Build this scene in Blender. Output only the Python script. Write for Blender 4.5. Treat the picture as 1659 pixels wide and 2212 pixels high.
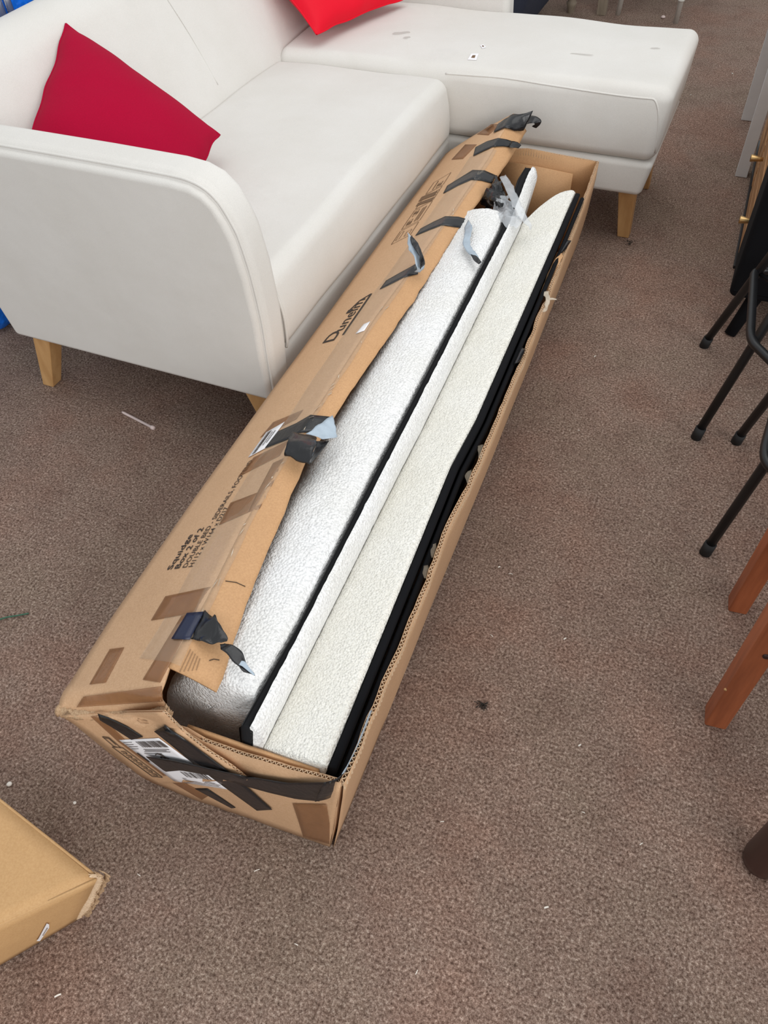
import bpy, bmesh, math, random
from mathutils import Vector, Matrix, noise
from mathutils.bvhtree import BVHTree
import numpy as np

for o in list(bpy.data.objects):
    bpy.data.objects.remove(o, do_unlink=True)
scene = bpy.context.scene
COL = scene.collection
random.seed(7)

# ------------------------------------------------------------------ camera
CAM_H = 1.5
RIGHT = Vector((0.91886897, 0.39149300, -0.04912283))
DOWN = Vector((0.27116099, -0.71701379, -0.64215492))
FWD = Vector((-0.28662090, 0.57673603, -0.76499935))
FPX, W, H = 1661.0, 1659.0, 2212.0
CAM = Vector((0, 0, CAM_H))
cd = bpy.data.cameras.new('camera')
cd.sensor_fit = 'VERTICAL'; cd.sensor_height = 36.0; cd.sensor_width = 27.0
cd.lens = FPX / H * 36.0
cd.clip_start = 0.02; cd.clip_end = 60
cam = bpy.data.objects.new('camera', cd); COL.objects.link(cam)
m = Matrix.Identity(4)
for i in range(3):
    m[i][0] = RIGHT[i]; m[i][1] = -DOWN[i]; m[i][2] = -FWD[i]; m[i][3] = CAM[i]
cam.matrix_world = m
scene.camera = cam

# ------------------------------------------------------------------ world, daylight, exposure
wd = bpy.data.worlds.new('world'); scene.world = wd; wd.use_nodes = True
bg = wd.node_tree.nodes['Background']
bg.inputs[0].default_value = (0.93, 0.97, 1.0, 1); bg.inputs[1].default_value = 0.66
def area(name, loc, target, sx, sy, power, col):
    ld = bpy.data.lights.new(name, 'AREA'); ld.shape = 'RECTANGLE'
    ld.size = sx; ld.size_y = sy; ld.energy = power; ld.color = col
    o = bpy.data.objects.new(name, ld); COL.objects.link(o)
    o.location = loc
    o.rotation_euler = (Vector(target) - Vector(loc)).to_track_quat('-Z', 'Y').to_euler()
    return o
area('shop_window_light', (3.4, -1.8, 2.7), (-0.8, 1.6, 0.2), 4.0, 2.4, 150, (1.0, 0.985, 0.965))
area('ceiling_light', (-0.3, 2.2, 3.6), (-0.3, 2.2, 0), 3.2, 3.2, 45, (1.0, 0.99, 0.97))
scene.view_settings.view_transform = 'Standard'
scene.view_settings.look = 'None'
scene.view_settings.exposure = 0.12
scene.view_settings.gamma = 1.0
scene.view_settings.use_curve_mapping = False

# ------------------------------------------------------------------ measuring helpers
def ray(px, py):
    return RIGHT * ((px - W / 2) / FPX) + DOWN * ((py - H / 2) / FPX) + FWD
def U(px, py, z=None, x=None, y=None):
    """survey point: where the sight line through a photo point meets the plane z, x or y"""
    d = ray(px, py)
    if z is not None: t = (z - CAM.z) / d.z
    elif x is not None: t = (x - CAM.x) / d.x
    else: t = (y - CAM.y) / d.y
    return CAM + d * t
SURF = {}
def register(o):
    """keep a built surface so that tape and labels can be laid on it"""
    dg = bpy.context.evaluated_depsgraph_get()
    me = o.evaluated_get(dg).to_mesh()
    mw = o.matrix_world if o.parent is None else Matrix.Translation(org(o))
    vs = [mw @ v.co for v in me.vertices]; fs = [tuple(p.vertices) for p in me.polygons]
    o.evaluated_get(dg).to_mesh_clear()
    SURF[o.name] = BVHTree.FromPolygons(vs, fs)
def cast(px, py, names=None):
    d = ray(px, py).normalized(); best = None
    for k, t in SURF.items():
        if names and k not in names: continue
        h = t.ray_cast(CAM, d)
        if h[0] is not None and (best is None or h[3] < best[3]): best = h
    if best is None: return None, None
    n = best[1].normalized()
    if n.dot(d) > 0: n = -n
    return best[0], n

# ------------------------------------------------------------------ object helpers
ORG = {}
def org(o):
    while o.parent is not None: o = o.parent
    return ORG.get(o.name, Vector((0, 0, 0)))
def tag(o, label=None, cat=None, group=None, kind=None):
    if label: o['label'] = label
    if cat: o['category'] = cat
    if group: o['group'] = group
    if kind: o['kind'] = kind
    return o
def thing(name, loc, label, cat, group=None):
    o = bpy.data.objects.new(name, None); COL.objects.link(o)
    o.empty_display_size = 0.05; o.location = loc; ORG[o.name] = Vector(loc)
    return tag(o, label, cat, group)
def mesh_obj(name, verts, faces, mat, parent=None, smooth=True, label=None):
    off = org(parent) if parent is not None else Vector((0, 0, 0))
    me = bpy.data.meshes.new(name)
    me.from_pydata([tuple(Vector(v) - off) for v in verts], [], [tuple(f) for f in faces])
    me.validate(); me.update()
    bm = bmesh.new(); bm.from_mesh(me); bmesh.ops.recalc_face_normals(bm, faces=bm.faces); bm.to_mesh(me); bm.free()
    if smooth: me.polygons.foreach_set('use_smooth', [True] * len(me.polygons))
    if mat: me.materials.append(mat)
    o = bpy.data.objects.new(name, me); COL.objects.link(o)
    if parent is not None: o.parent = parent
    if label: o['label'] = label
    return o
def rehome(o, loc):
    """put a one-mesh thing's origin at its base"""
    loc = Vector(loc)
    o.data.transform(Matrix.Translation(-loc)); o.location = loc; ORG[o.name] = loc
    return o
def mod_bevel(o, w, seg=3, angle=0.6, harden=True):
    b = o.modifiers.new('bevel', 'BEVEL'); b.width = w; b.segments = seg
    b.limit_method = 'ANGLE'; b.angle_limit = angle; b.harden_normals = harden
    return o
def mod_solid(o, t, offset=0.0, mat2=None):
    s = o.modifiers.new('thickness', 'SOLIDIFY'); s.thickness = t; s.offset = offset
    if mat2:
        o.data.materials.append(mat2); s.material_offset = 1; s.material_offset_rim = 0
    return o
class MB:
    def __init__(s): s.v = []; s.f = []
    def add(s, vs, fs):
        n = len(s.v); s.v += [Vector(v) for v in vs]; s.f += [tuple(i + n for i in f) for f in fs]; return s
    def box(s, x0, x1, y0, y1, z0, z1):
        return s.add([(x0,y0,z0),(x1,y0,z0),(x1,y1,z0),(x0,y1,z0),(x0,y0,z1),(x1,y0,z1),(x1,y1,z1),(x0,y1,z1)],
                     [(0,3,2,1),(4,5,6,7),(0,1,5,4),(1,2,6,5),(2,3,7,6),(3,0,4,7)])
    def hexa(s, bot, top):
        return s.add(list(bot) + list(top), [(0,3,2,1),(4,5,6,7),(0,1,5,4),(1,2,6,5),(2,3,7,6),(3,0,4,7)])
    def tube(s, pts, r, seg=12, caps=True):
        pts = [Vector(p) for p in pts]; n = len(pts)
        rs = r if isinstance(r, (list, tuple)) else [r] * n
        prev = None; rings = []
        for i, p in enumerate(pts):
            t = (pts[min(i + 1, n - 1)] - pts[max(i - 1, 0)]).normalized()
            if prev is None:
                a = t.cross(Vector((0, 0, 1)))
                if a.length < 1e-3: a = t.cross(Vector((1, 0, 0)))
            else:
                a = prev - t * prev.dot(t)
            a.normalize(); b = t.cross(a); prev = a
            rings.append([p + (a * math.cos(2 * math.pi * k / seg) + b * math.sin(2 * math.pi * k / seg)) * rs[i] for k in range(seg)])
        vs = [v for rg in rings for v in rg]; fs = []
        for i in range(n - 1):
            for k in range(seg):
                fs.append((i * seg + k, i * seg + (k + 1) % seg, (i + 1) * seg + (k + 1) % seg, (i + 1) * seg + k))
        if caps:
            fs.append(tuple(range(seg))[::-1]); fs.append(tuple((n - 1) * seg + k for k in range(seg)))
        return s.add(vs, fs)
    def grid(s, rows, close=False):
        nu = len(rows[0]); fs = []
        for i in range(len(rows) - 1):
            for k in range(nu - 1 + (1 if close else 0)):
                fs.append((i * nu + k, i * nu + (k + 1) % nu, (i + 1) * nu + (k + 1) % nu, (i + 1) * nu + k))
        return s.add([p for r in rows for p in r], fs)
    def build(s, name, mat, parent=None, smooth=True, label=None):
        return mesh_obj(name, s.v, s.f, mat, parent, smooth, label)
def prism(prof, y0, y1):
    """profile of (x, z) points pushed from y0 to y1"""
    n = len(prof)
    vs = [(p[0], y0, p[1]) for p in prof] + [(p[0], y1, p[1]) for p in prof]
    fs = [tuple(range(n)), tuple(range(2 * n - 1, n - 1, -1))] + [(i, (i + 1) % n, n + (i + 1) % n, n + i) for i in range(n)]
    return MB().add(vs, fs)
def catmull(pts, n):
    pts = [Vector(p) for p in pts]; out = []
    m = len(pts) - 1
    for k in range(n + 1):
        s = k / n * m; i = min(int(s), m - 1); t = s - i
        p1, p2 = pts[i], pts[i + 1]
        p0 = pts[i - 1] if i > 0 else p1 * 2 - p2
        p3 = pts[i + 2] if i + 2 <= m else p2 * 2 - p1
        out.append(0.5 * ((2 * p1) + (p2 - p0) * t + (2 * p0 - 5 * p1 + 4 * p2 - p3) * t * t + (3 * p1 - p0 - 3 * p2 + p3) * t ** 3))
    return out
def soft_box(x0, x1, y0, y1, z0, z1, r, step=0.04, fn=None):
    """upholstered block: dense rounded box, fn(p) reshapes each point"""
    c = Vector(((x0 + x1) / 2, (y0 + y1) / 2, (z0 + z1) / 2)); h = Vector(((x1 - x0) / 2, (y1 - y0) / 2, (z1 - z0) / 2))
    r = min(r, min(h) * 0.98)
    def axis(a):
        inner = h[a] - r; n = max(1, int(2 * inner / step))
        e = [inner + r * math.tan(k / 5 * math.pi / 4) for k in range(1, 6)]
        return [-q for q in e[::-1]] + [-inner + 2 * inner * k / n for k in range(n + 1)] + e
    ax = [axis(a) for a in range(3)]
    idx = {}; vs = []; fs = []
    def vid(p):
        k = (round(p[0], 5), round(p[1], 5), round(p[2], 5))
        if k not in idx:
            q = Vector(p); i = Vector([max(-(h[a] - r), min(h[a] - r, q[a])) for a in range(3)])
            d = q - i
            if d.length > 1e-9: q = i + d.normalized() * r
            q = q + c
            if fn: q = fn(q)
            idx[k] = len(vs); vs.append(q)
        return idx[k]
    for a in range(3):
        b, d = (a + 1) % 3, (a + 2) % 3
        for sgn in (-1, 1):
            for i in range(len(ax[b]) - 1):
                for k in range(len(ax[d]) - 1):
                    q = []
                    for (ii, kk) in ((i, k), (i + 1, k), (i + 1, k + 1), (i, k + 1)):
                        p = [0, 0, 0]; p[a] = sgn * h[a]; p[b] = ax[b][ii]; p[d] = ax[d][kk]; q.append(vid(p))
                    fs.append(q if sgn > 0 else q[::-1])
    return MB().add(vs, fs)
def nz(p, s, seed=0.0):
    return noise.noise(Vector((p[0] * s + seed, p[1] * s - seed * 0.7, p[2] * s + seed * 1.3)))
def copy_tree(o, parent=None):
    c = o.copy(); COL.objects.link(c); c.parent = parent
    for ch in list(o.children): copy_tree(ch, c)
    return c
def interp(x, pts):
    return float(np.interp(x, [p[0] for p in pts], [p[1] for p in pts]))

# ------------------------------------------------------------------ materials
def srgb(r, g, b):
    f = lambda c: ((c / 255) / 12.92) if c / 255 <= 0.04045 else (((c / 255) + 0.055) / 1.055) ** 2.4
    return (f(r), f(g), f(b), 1)
def new_mat(name):
    mt = bpy.data.materials.new(name); mt.use_nodes = True
    nt = mt.node_tree; b = nt.nodes['Principled BSDF']
    return mt, nt, b
def tex(nt, kind, scale=None, detail=None, rough=None, stretch=None):
    co = nt.nodes.new('ShaderNodeTexCoord'); n = nt.nodes.new('ShaderNodeTex' + kind)
    if stretch:
        mp = nt.nodes.new('ShaderNodeMapping'); mp.inputs['Scale'].default_value = stretch
        nt.links.new(co.outputs['Object'], mp.inputs[0]); nt.links.new(mp.outputs[0], n.inputs['Vector'])
    else: nt.links.new(co.outputs['Object'], n.inputs['Vector'])
    if scale is not None: n.inputs['Scale'].default_value = scale
    if detail is not None and 'Detail' in n.inputs: n.inputs['Detail'].default_value = detail
    if rough is not None and 'Roughness' in n.inputs: n.inputs['Roughness'].default_value = rough
    return n
def ramp(nt, src, stops):
    r = nt.nodes.new('ShaderNodeValToRGB'); e = r.color_ramp.elements
    while len(e) < len(stops): e.new(0.5)
    for i, (p, c) in enumerate(stops): e[i].position = p; e[i].color = c
    nt.links.new(src, r.inputs[0]); return r.outputs[0]
def mix(nt, fac, a, b, mode='MIX'):
    n = nt.nodes.new('ShaderNodeMix'); n.data_type = 'RGBA'; n.blend_type = mode
    for sock, val in ((n.inputs[0], fac), (n.inputs[6], a), (n.inputs[7], b)):
        if hasattr(val, 'links') or isinstance(val, bpy.types.NodeSocket): nt.links.new(val, sock)
        else: sock.default_value = val
    return n.outputs[2]
def bump(nt, bsdf, src, strength, dist):
    n = nt.nodes.new('ShaderNodeBump'); n.inputs['Strength'].default_value = strength; n.inputs['Distance'].default_value = dist
    nt.links.new(src, n.inputs['Height'])
    prev = bsdf.inputs['Normal'].links
    if prev: nt.links.new(prev[0].from_socket, n.inputs['Normal'])
    nt.links.new(n.outputs[0], bsdf.inputs['Normal'])
def plain(name, col, rough=0.5, metal=0.0, spec=0.5, alpha=1.0, noise_amt=0.06, noise_scale=30, coat=0.0, bumpy=None):
    mt, nt, b = new_mat(name)
    n = tex(nt, 'Noise', noise_scale, 4, 0.6)
    lo = tuple(c * (1 - noise_amt) for c in col[:3]) + (1,); hi = tuple(min(1, c * (1 + noise_amt)) for c in col[:3]) + (1,)
    nt.links.new(ramp(nt, n.outputs[0], [(0.3, lo), (0.7, hi)]), b.inputs['Base Color'])
    b.inputs['Roughness'].default_value = rough; b.inputs['Metallic'].default_value = metal
    b.inputs['Specular IOR Level'].default_value = spec; b.inputs['Alpha'].default_value = alpha
    b.inputs['Coat Weight'].default_value = coat
    if bumpy: 
        n2 = tex(nt, 'Noise', bumpy[0], 3, 0.6); bump(nt, b, n2.outputs[0], bumpy[1], bumpy[2])
    return mt
def fabric(name, col, weave=900, amt=0.10, rough=0.95, bstr=0.35, stain=None, sheen=0.0):
    mt, nt, b = new_mat(name)
    n1 = tex(nt, 'Noise', weave, 2, 0.7); n2 = tex(nt, 'Noise', 5, 3, 0.6)
    lo = tuple(c * (1 - amt) for c in col[:3]) + (1,); hi = tuple(min(1, c * (1 + amt * 0.6)) for c in col[:3]) + (1,)
    c1 = ramp(nt, n1.outputs[0], [(0.3, lo), (0.7, hi)])
    c2 = ramp(nt, n2.outputs[0], [(0.35, (0.965, 0.96, 0.95, 1)), (0.65, (1, 1, 1, 1))])
    c = mix(nt, 1.0, c1, c2, 'MULTIPLY')
    if stain:
        n3 = tex(nt, 'Noise', stain[0], 5, 0.65)
        f = ramp(nt, n3.outputs[0], [(0.62, (0, 0, 0, 1)), (0.80, (1, 1, 1, 1))])
        c = mix(nt, f, c, tuple(q * stain[1] for q in col[:3]) + (1,))
    nt.links.new(c, b.inputs['Base Color'])
    b.inputs['Roughness'].default_value = rough; b.inputs['Specular IOR Level'].default_value = 0.2
    b.inputs['Sheen Weight'].default_value = sheen
    n4 = tex(nt, 'Noise', weave * 0.7, 2, 0.7); bump(nt, b, n4.outputs[0], bstr, 0.0012)
    n5 = tex(nt, 'Noise', 9, 3, 0.5); bump(nt, b, n5.outputs[0], 0.25, 0.010)
    return mt
def wood(name, dark, light, stretch=(40, 40, 4), rough=0.5):
    mt, nt, b = new_mat(name)
    n = tex(nt, 'Noise', 1.0, 6, 0.6, stretch)
    nt.links.new(ramp(nt, n.outputs[0], [(0.3, dark), (0.7, light)]), b.inputs['Base Color'])
    b.inputs['Roughness'].default_value = rough
    bump(nt, b, n.outputs[0], 0.15, 0.001)
    return mt
def boucle(name, lo, hi, scale=170):
    mt, nt, b = new_mat(name)
    v = tex(nt, 'Voronoi', scale); n = tex(nt, 'Noise', scale * 1.3, 3, 0.65); big = tex(nt, 'Noise', 7, 3, 0.5)
    c = ramp(nt, n.outputs[0], [(0.25, lo), (0.65, hi)])
    c = mix(nt, 1.0, c, ramp(nt, big.outputs[0], [(0.3, (0.95, 0.94, 0.91, 1)), (0.7, (1, 1, 1, 1))]), 'MULTIPLY')
    nt.links.new(c, b.inputs['Base Color'])
    b.inputs['Roughness'].default_value = 1.0; b.inputs['Specular IOR Level'].default_value = 0.1
    b.inputs['Sheen Weight'].default_value = 0.1
    inv = ramp(nt, v.outputs['Distance'], [(0.0, (1, 1, 1, 1)), (0.9, (0, 0, 0, 1))])
    bump(nt, b, inv, 0.7, 0.0036); bump(nt, b, n.outputs[0], 0.6, 0.003)
    return mt
def card(name, lo, hi):
    mt, nt, b = new_mat(name)
    n = tex(nt, 'Noise', 300, 4, 0.7); n2 = tex(nt, 'Noise', 4, 4, 0.6); n3 = tex(nt, 'Noise', 40, 4, 0.6)
    c = ramp(nt, n.outputs[0], [(0.3, lo), (0.7, hi)])
    c = mix(nt, 1.0, c, ramp(nt, n2.outputs[0], [(0.3, (0.92, 0.91, 0.89, 1)), (0.7, (1, 1, 1, 1))]), 'MULTIPLY')
    c = mix(nt, 1.0, c, ramp(nt, n3.outputs[0], [(0.3, (0.96, 0.955, 0.95, 1)), (0.6, (1, 1, 1, 1))]), 'MULTIPLY')
    nt.links.new(c, b.inputs['Base Color'])
    b.inputs['Roughness'].default_value = 0.62; b.inputs['Specular IOR Level'].default_value = 0.35
    bump(nt, b, n3.outputs[0], 0.12, 0.002)
    return mt
def carpet(name):
    mt, nt, b = new_mat(name)
    f0 = tex(nt, 'Noise', 620, 3, 0.7); f1 = tex(nt, 'Noise', 190, 4, 0.75); f2 = tex(nt, 'Noise', 75, 3, 0.6); big = tex(nt, 'Noise', 2.4, 5, 0.6); mid = tex(nt, 'Noise', 11, 4, 0.6)
    c = ramp(nt, f1.outputs[0], [(0.30, srgb(76, 58, 51)), (0.43, srgb(132, 110, 99)), (0.56, srgb(174, 152, 140)), (0.72, srgb(232, 216, 204))])
    c = mix(nt, 1.0, c, ramp(nt, f0.outputs[0], [(0.3, (0.62, 0.60, 0.58, 1)), (0.7, (1.2, 1.19, 1.18, 1))]), 'MULTIPLY')
    c = mix(nt, 1.0, c, ramp(nt, f2.outputs[0], [(0.3, (0.74, 0.72, 0.71, 1)), (0.65, (1.06, 1.05, 1.04, 1))]), 'MULTIPLY')
    c = mix(nt, 1.0, c, ramp(nt, big.outputs[0], [(0.36, (1.05, 0.955, 0.925, 1)), (0.5, (1, 1, 1, 1)), (0.64, (0.95, 0.985, 0.96, 1))]), 'MULTIPLY')
    c = mix(nt, 1.0, c, ramp(nt, mid.outputs[0], [(0.3, (0.88, 0.85, 0.84, 1)), (0.55, (1.04, 1.04, 1.03, 1))]), 'MULTIPLY')
    nt.links.new(c, b.inputs['Base Color'])
    b.inputs['Roughness'].default_value = 1.0; b.inputs['Specular IOR Level'].default_value = 0.05
    bump(nt, b, f1.outputs[0], 0.7, 0.006); bump(nt, b, f0.outputs[0], 0.5, 0.003)
    return mt
def tape_mat(name, col, alpha, rough, crease=60, noise_amt=0.1):
    mt, nt, b = new_mat(name)
    n = tex(nt, 'Noise', crease, 4, 0.65)
    lo = tuple(c * (1 - noise_amt) for c in col[:3]) + (1,); hi = tuple(min(1, c * (1 + noise_amt)) for c in col[:3]) + (1,)
    nt.links.new(ramp(nt, n.outputs[0], [(0.3, lo), (0.7, hi)]), b.inputs['Base Color'])
    b.inputs['Alpha'].default_value = alpha; b.inputs['Roughness'].default_value = rough
    n2 = tex(nt, 'Noise', crease * 1.5, 3, 0.6, (1, 0.3, 1)); bump(nt, b, n2.outputs[0], 0.35, 0.003)
    return mt
M = {}
M['carpet'] = carpet('carpet')
M['linen'] = fabric('off_white_linen', srgb(219, 216, 211), stain=(3.1, 0.90))
M['red1'] = fabric('crimson_cotton', srgb(166, 2, 48), 500, 0.10, 1.0, 0.3)
M['red2'] = fabric('scarlet_satin', srgb(222, 6, 38), 700, 0.05, 0.55, 0.15)
M['beech'] = wood('beech', srgb(186, 140, 88), srgb(214, 170, 116), (30, 30, 5))
M['oak'] = wood('oak', srgb(160, 114, 72), srgb(204, 156, 108), (4, 8, 60))
M['mahogany'] = wood('red_brown_wood', srgb(136, 72, 43), srgb(176, 100, 62), (50, 50, 5), 0.4)
M['darkwood'] = wood('dark_brown_wood', srgb(44, 22, 18), srgb(62, 34, 28), (50, 50, 5), 0.35)
M['greywood'] = wood('weathered_wood', srgb(120, 108, 92), srgb(160, 146, 128), (40, 40, 5), 0.6)
M['card'] = card('brown_card', srgb(194, 154, 117), srgb(213, 175, 139))
M['card_in'] = card('brown_card_inside', srgb(190, 146, 104), srgb(208, 164, 120))
M['card2'] = card('tan_card', srgb(192, 150, 102), srgb(206, 166, 118))
M['flute'] = card('pale_corrugation', srgb(190, 160, 128), srgb(224, 198, 168))
M['print'] = plain('brown_black_print', srgb(52, 40, 32), 0.7)
M['print_soft'] = plain('faint_print', srgb(112, 84, 58), 0.7)
M['smudge'] = plain('smudged_ink', srgb(120, 92, 66), 0.8, alpha=0.45)
M['paper'] = plain('white_paper', srgb(236, 234, 236), 0.6, noise_amt=0.02)
M['tape'] = tape_mat('black_tape', srgb(30, 30, 32), 1.0, 0.26)
M['tape_navy'] = tape_mat('navy_tape', srgb(22, 30, 58), 1.0, 0.4)
M['tape_back'] = plain('pale_tape_backing', srgb(168, 182, 194), 0.45, noise_amt=0.08, bumpy=(80, 0.4, 0.004))
M['tape_brown'] = tape_mat('brown_packing_tape', srgb(160, 112, 74), 0.5, 0.22)
M['tape_clear'] = tape_mat('clear_packing_tape', srgb(206, 190, 168), 0.13, 0.14, 90)
M['tape_scrap'] = tape_mat('torn_clear_tape', srgb(214, 200, 180), 0.6, 0.2, 120)
M['torn'] = card('torn_fibrous_card', srgb(150, 116, 84), srgb(206, 176, 142))
M['bouc_w'] = boucle('white_boucle', srgb(218, 218, 218), srgb(253, 253, 253), 190)
M['bouc_c'] = boucle('cream_boucle', srgb(228, 225, 215), srgb(253, 251, 245), 230)
M['blackcloth'] = fabric('black_lining_cloth', srgb(28, 28, 30), 600, 0.2, 0.9, 0.3)
M['blackvelvet'] = fabric('black_velvet', srgb(14, 14, 18), 700, 0.15, 0.9, 0.2)
M['blackmetal'] = plain('black_metal', srgb(22, 22, 24), 0.38, 0.0, 0.5, noise_amt=0.15)
M['rubber'] = plain('black_rubber', srgb(26, 26, 27), 0.7)
M['brass'] = plain('brushed_brass', srgb(206, 170, 116), 0.35, 0.9, noise_scale=60)
M['chrome'] = plain('chrome', srgb(205, 205, 208), 0.15, 1.0, noise_amt=0.02)
M['blue'] = plain('blue_plastic_sheet', srgb(10, 112, 226), 0.35, noise_amt=0.15, noise_scale=12, bumpy=(14, 0.6, 0.03))
M['white'] = plain('white_paint', srgb(214, 214, 214), 0.4, noise_amt=0.03)
M['navy'] = fabric('navy_cloth', srgb(52, 56, 70), 500, 0.15)
M['cane'] = plain('white_cane', srgb(212, 208, 200), 0.5, noise_amt=0.08)
M['plastic'] = tape_mat('clear_plastic_bag', srgb(222, 226, 230), 0.34, 0.12, 45)
M['black_plastic'] = tape_mat('black_plastic', srgb(16, 16, 18), 1.0, 0.25, 50)
M['green'] = plain('green_twig', srgb(58, 104, 82), 0.7)
M['dowel'] = plain('pink_white_plastic', srgb(226, 206, 200), 0.5)
M['fluff'] = plain('dark_fluff', srgb(46, 42, 38), 1.0)
M['crumb'] = plain('pale_crumb', srgb(238, 232, 222), 0.8)
M['stain'] = plain('grey_stain', srgb(176, 170, 164), 0.95, alpha=0.30, noise_amt=0.1)

# ------------------------------------------------------------------ floor
fl = MB().grid([[(-5 + 9 * i / 12, -1.5 + 8.5 * k / 12, 0) for i in range(13)] for k in range(13)]).build('floor', M['carpet'])
tag(fl, 'brown flecked carpet floor', None, None, 'structure')

# ------------------------------------------------------------------ corner sofa
SB = 0.207                                            # underside of the upholstery
sofa = thing('corner_sofa', (-1.2, 2.2, 0), 'off-white linen corner sofa with chaise and tapered beech legs', 'sofa')
outline = [(-0.886, SB), (-0.881, .34), (-0.876, .447), (-0.880, .567), (-0.891, .653), (-0.903, .69), (-0.922, .728), (-0.947, .752), (-0.98, .765),
           (-1.03, .770), (-1.216, .772), (-1.47, .772), (-1.72, .770), (-1.80, .74), (-1.79, .62), (-1.712, SB)]
def grown(prof, d):
    n = len(prof); out = []
    for i in range(n):
        a, b, c = Vector(prof[i - 1]), Vector(prof[i]), Vector(prof[(i + 1) % n])
        t = (c - a).normalized(); nrm = Vector((t.y, -t.x))
        out.append((b.x + nrm.x * d, b.y + nrm.y * d))
    return out
orient = sum(outline[i - 1][0] * outline[i][1] - outline[i][0] * outline[i - 1][1] for i in range(len(outline)))
sg = 1 if orient > 0 else -1
def arm(y_out, y_in):
    s = 1 if y_in > y_out else -1
    a = prism(grown(outline, 0.010 * sg), y_out + s * .010, y_in).build('arm', M['linen'], sofa)
    mod_bevel(a, .024, 5)
    p = prism(grown(outline, -0.007 * sg), y_out, y_out + s * .04).build('arm_panel', M['linen'], a)
    mod_bevel(p, .014, 4)
    seam = grown(outline, -0.0015 * sg)
    MB().tube([(q[0], y_out + s * .0155, q[1]) for q in catmull([(c[0], c[1], 0) for c in seam[:13]], 90)], .0035, 8).build('piping', M['linen'], a)
    return a
arm(1.200, 1.298)
arm(3.150, 3.055)
bprof = [(-1.505, .46), (-1.535, .54), (-1.60, .67), (-1.665, .785), (-1.695, .825), (-1.735, .852), (-1.785, .86), (-1.83, .845), (-1.853, .81), (-1.80, .55), (-1.712, SB + .02), (-1.55, SB + .02), (-1.50, .30)]
def rowy(y):
    return [Vector((p[0], y, p[1])) for p in catmull([(c[0], c[1], 0) for c in bprof + bprof[:1]], 72)[:-1]]
def rowp(y):
    r = [Vector((p[0], y, p[1])) for p in catmull([(c[0], c[1], 0) for c in bprof + bprof[:1]], 72)[:-1]]
    for v in r:
        v.z, v.y = v.y, v.z
    return r
rows = []
pts2 = catmull([(c[0], c[1], 0) for c in bprof + bprof[:1]], 72)[:-1]
NB = 48
cx0, cz0 = -1.68, .55
for i in range(NB + 1):
    y = 1.215 + (3.10 - 1.215) * i / NB
    e = min(i, NB - i); k = 1 - (.05 if e == 0 else .015 if e == 1 else 0)
    r = []
    for p in pts2:
        w = .006 * nz((p.x, y, p.y), 4, 3.1) if .5 < p.y < .84 else 0
        r.append(Vector((cx0 + (p.x - cx0) * k + w, y, cz0 + (p.y - cz0) * k)))
    rows.append(r)
mb = MB().grid(rows, close=True)
n2 = len(pts2); mb.f.append(tuple(range(n2))); mb.f.append(tuple(NB * n2 + i for i in range(n2))[::-1])
back = mb.build('backrest', M['linen'], sofa)
for ys in (2.15,):
    seam = [(p[0] + .0012, ys + .002 * math.sin(p[1] * 30), p[1] + .001) for p in [(-1.535, .54), (-1.60, .67), (-1.665, .785), (-1.695, .825), (-1.735, .852)]]
    MB().tube(catmull(seam, 30), .0016, 8).build('seam', M['linen'], back)
def seat_fn(q):
    q = q.copy()
    if q.z > .47: q.z += .006 * nz(q, 5, 1.7) + .008 * math.sin(math.pi * min(1, max(0, (q.y - 1.3) / 1.2))) - .010 * max(0, (-.98 - q.x)) * 0
    if q.x > -.93:
        q.x += .012 * math.sin(math.pi * min(1, max(0, (q.z - .30) / .2))) - .018 * max(0, (q.z - .30) / .2) + .003 * nz(q, 6, 5)
    return q
seat = soft_box(-1.53, -.885, 1.299, 2.512, .298, .497, .034, .035, seat_fn).build('seat_cushion', M['linen'], sofa)
MB().tube(catmull([(-.905, 1.312, .492), (-.889, 1.3105, .455), (-.879, 1.310, .40), (-.882, 1.3105, .33), (-.889, 1.312, .304)], 24), .004, 8).build('piping', M['linen'], seat)
soft_box(-1.70, -.897, 1.296, 2.53, SB, .300, .016, .05, lambda q: Vector((q.x + .004 * nz(q, 5, 9), q.y, q.z))).build('base_rail', M['linen'], sofa)
def ch_fn(q):
    q = q.copy()
    if q.z > .49: q.z += .010 * nz(q, 4, 2.2) + .012 * math.sin(math.pi * min(1, max(0, (q.y - 2.51) / .55))) * math.sin(math.pi * min(1, max(0, (q.x + 1.5) / 1.3)))
    if q.y < 2.53: q.y += .004 * nz(q, 6, 4) - .006 * math.sin(math.pi * min(1, max(0, (q.z - .31) / .2)))
    if q.x > -.3: q.x += -.015 * (1 - min(1, max(0, (q.z - .30) / .2)))
    return q
ch = soft_box(-1.53, -.196, 2.512, 3.058, .304, .525, .040, .035, ch_fn).build('chaise_cushion', M['linen'], sofa)
register(ch)
sp = []
for k in range(61):
    x = -.91 + (.655 + .0) * k / 60
    h = SURF[ch.name].ray_cast(Vector((x, 2.2, .503 + .004 * math.sin(k * .09))), Vector((0, 1, 0)))
    if h[0]: sp.append(h[0] + Vector((0, .0008, 0)))
for k in range(1, 14):
    t = k / 13; h = SURF[ch.name].ray_cast(Vector((-.255 + .038 * math.sin(t * math.pi / 2), 2.2, .500 - .16 * t * t)), Vector((0, 1, 0)))
    if h[0]: sp.append(h[0] + Vector((0, .0008, 0)))
MB().tube(sp, .0030, 8).build('piping', M['linen'], ch)
soft_box(-1.70, -.212, 2.516, 3.05, SB - .012, .306, .018, .05, lambda q: Vector((q.x - .02 * max(0, (.30 - q.z) / .1) * (1 if q.x > -.5 else 0), q.y, q.z))).build('chaise_base', M['linen'], sofa)
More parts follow.
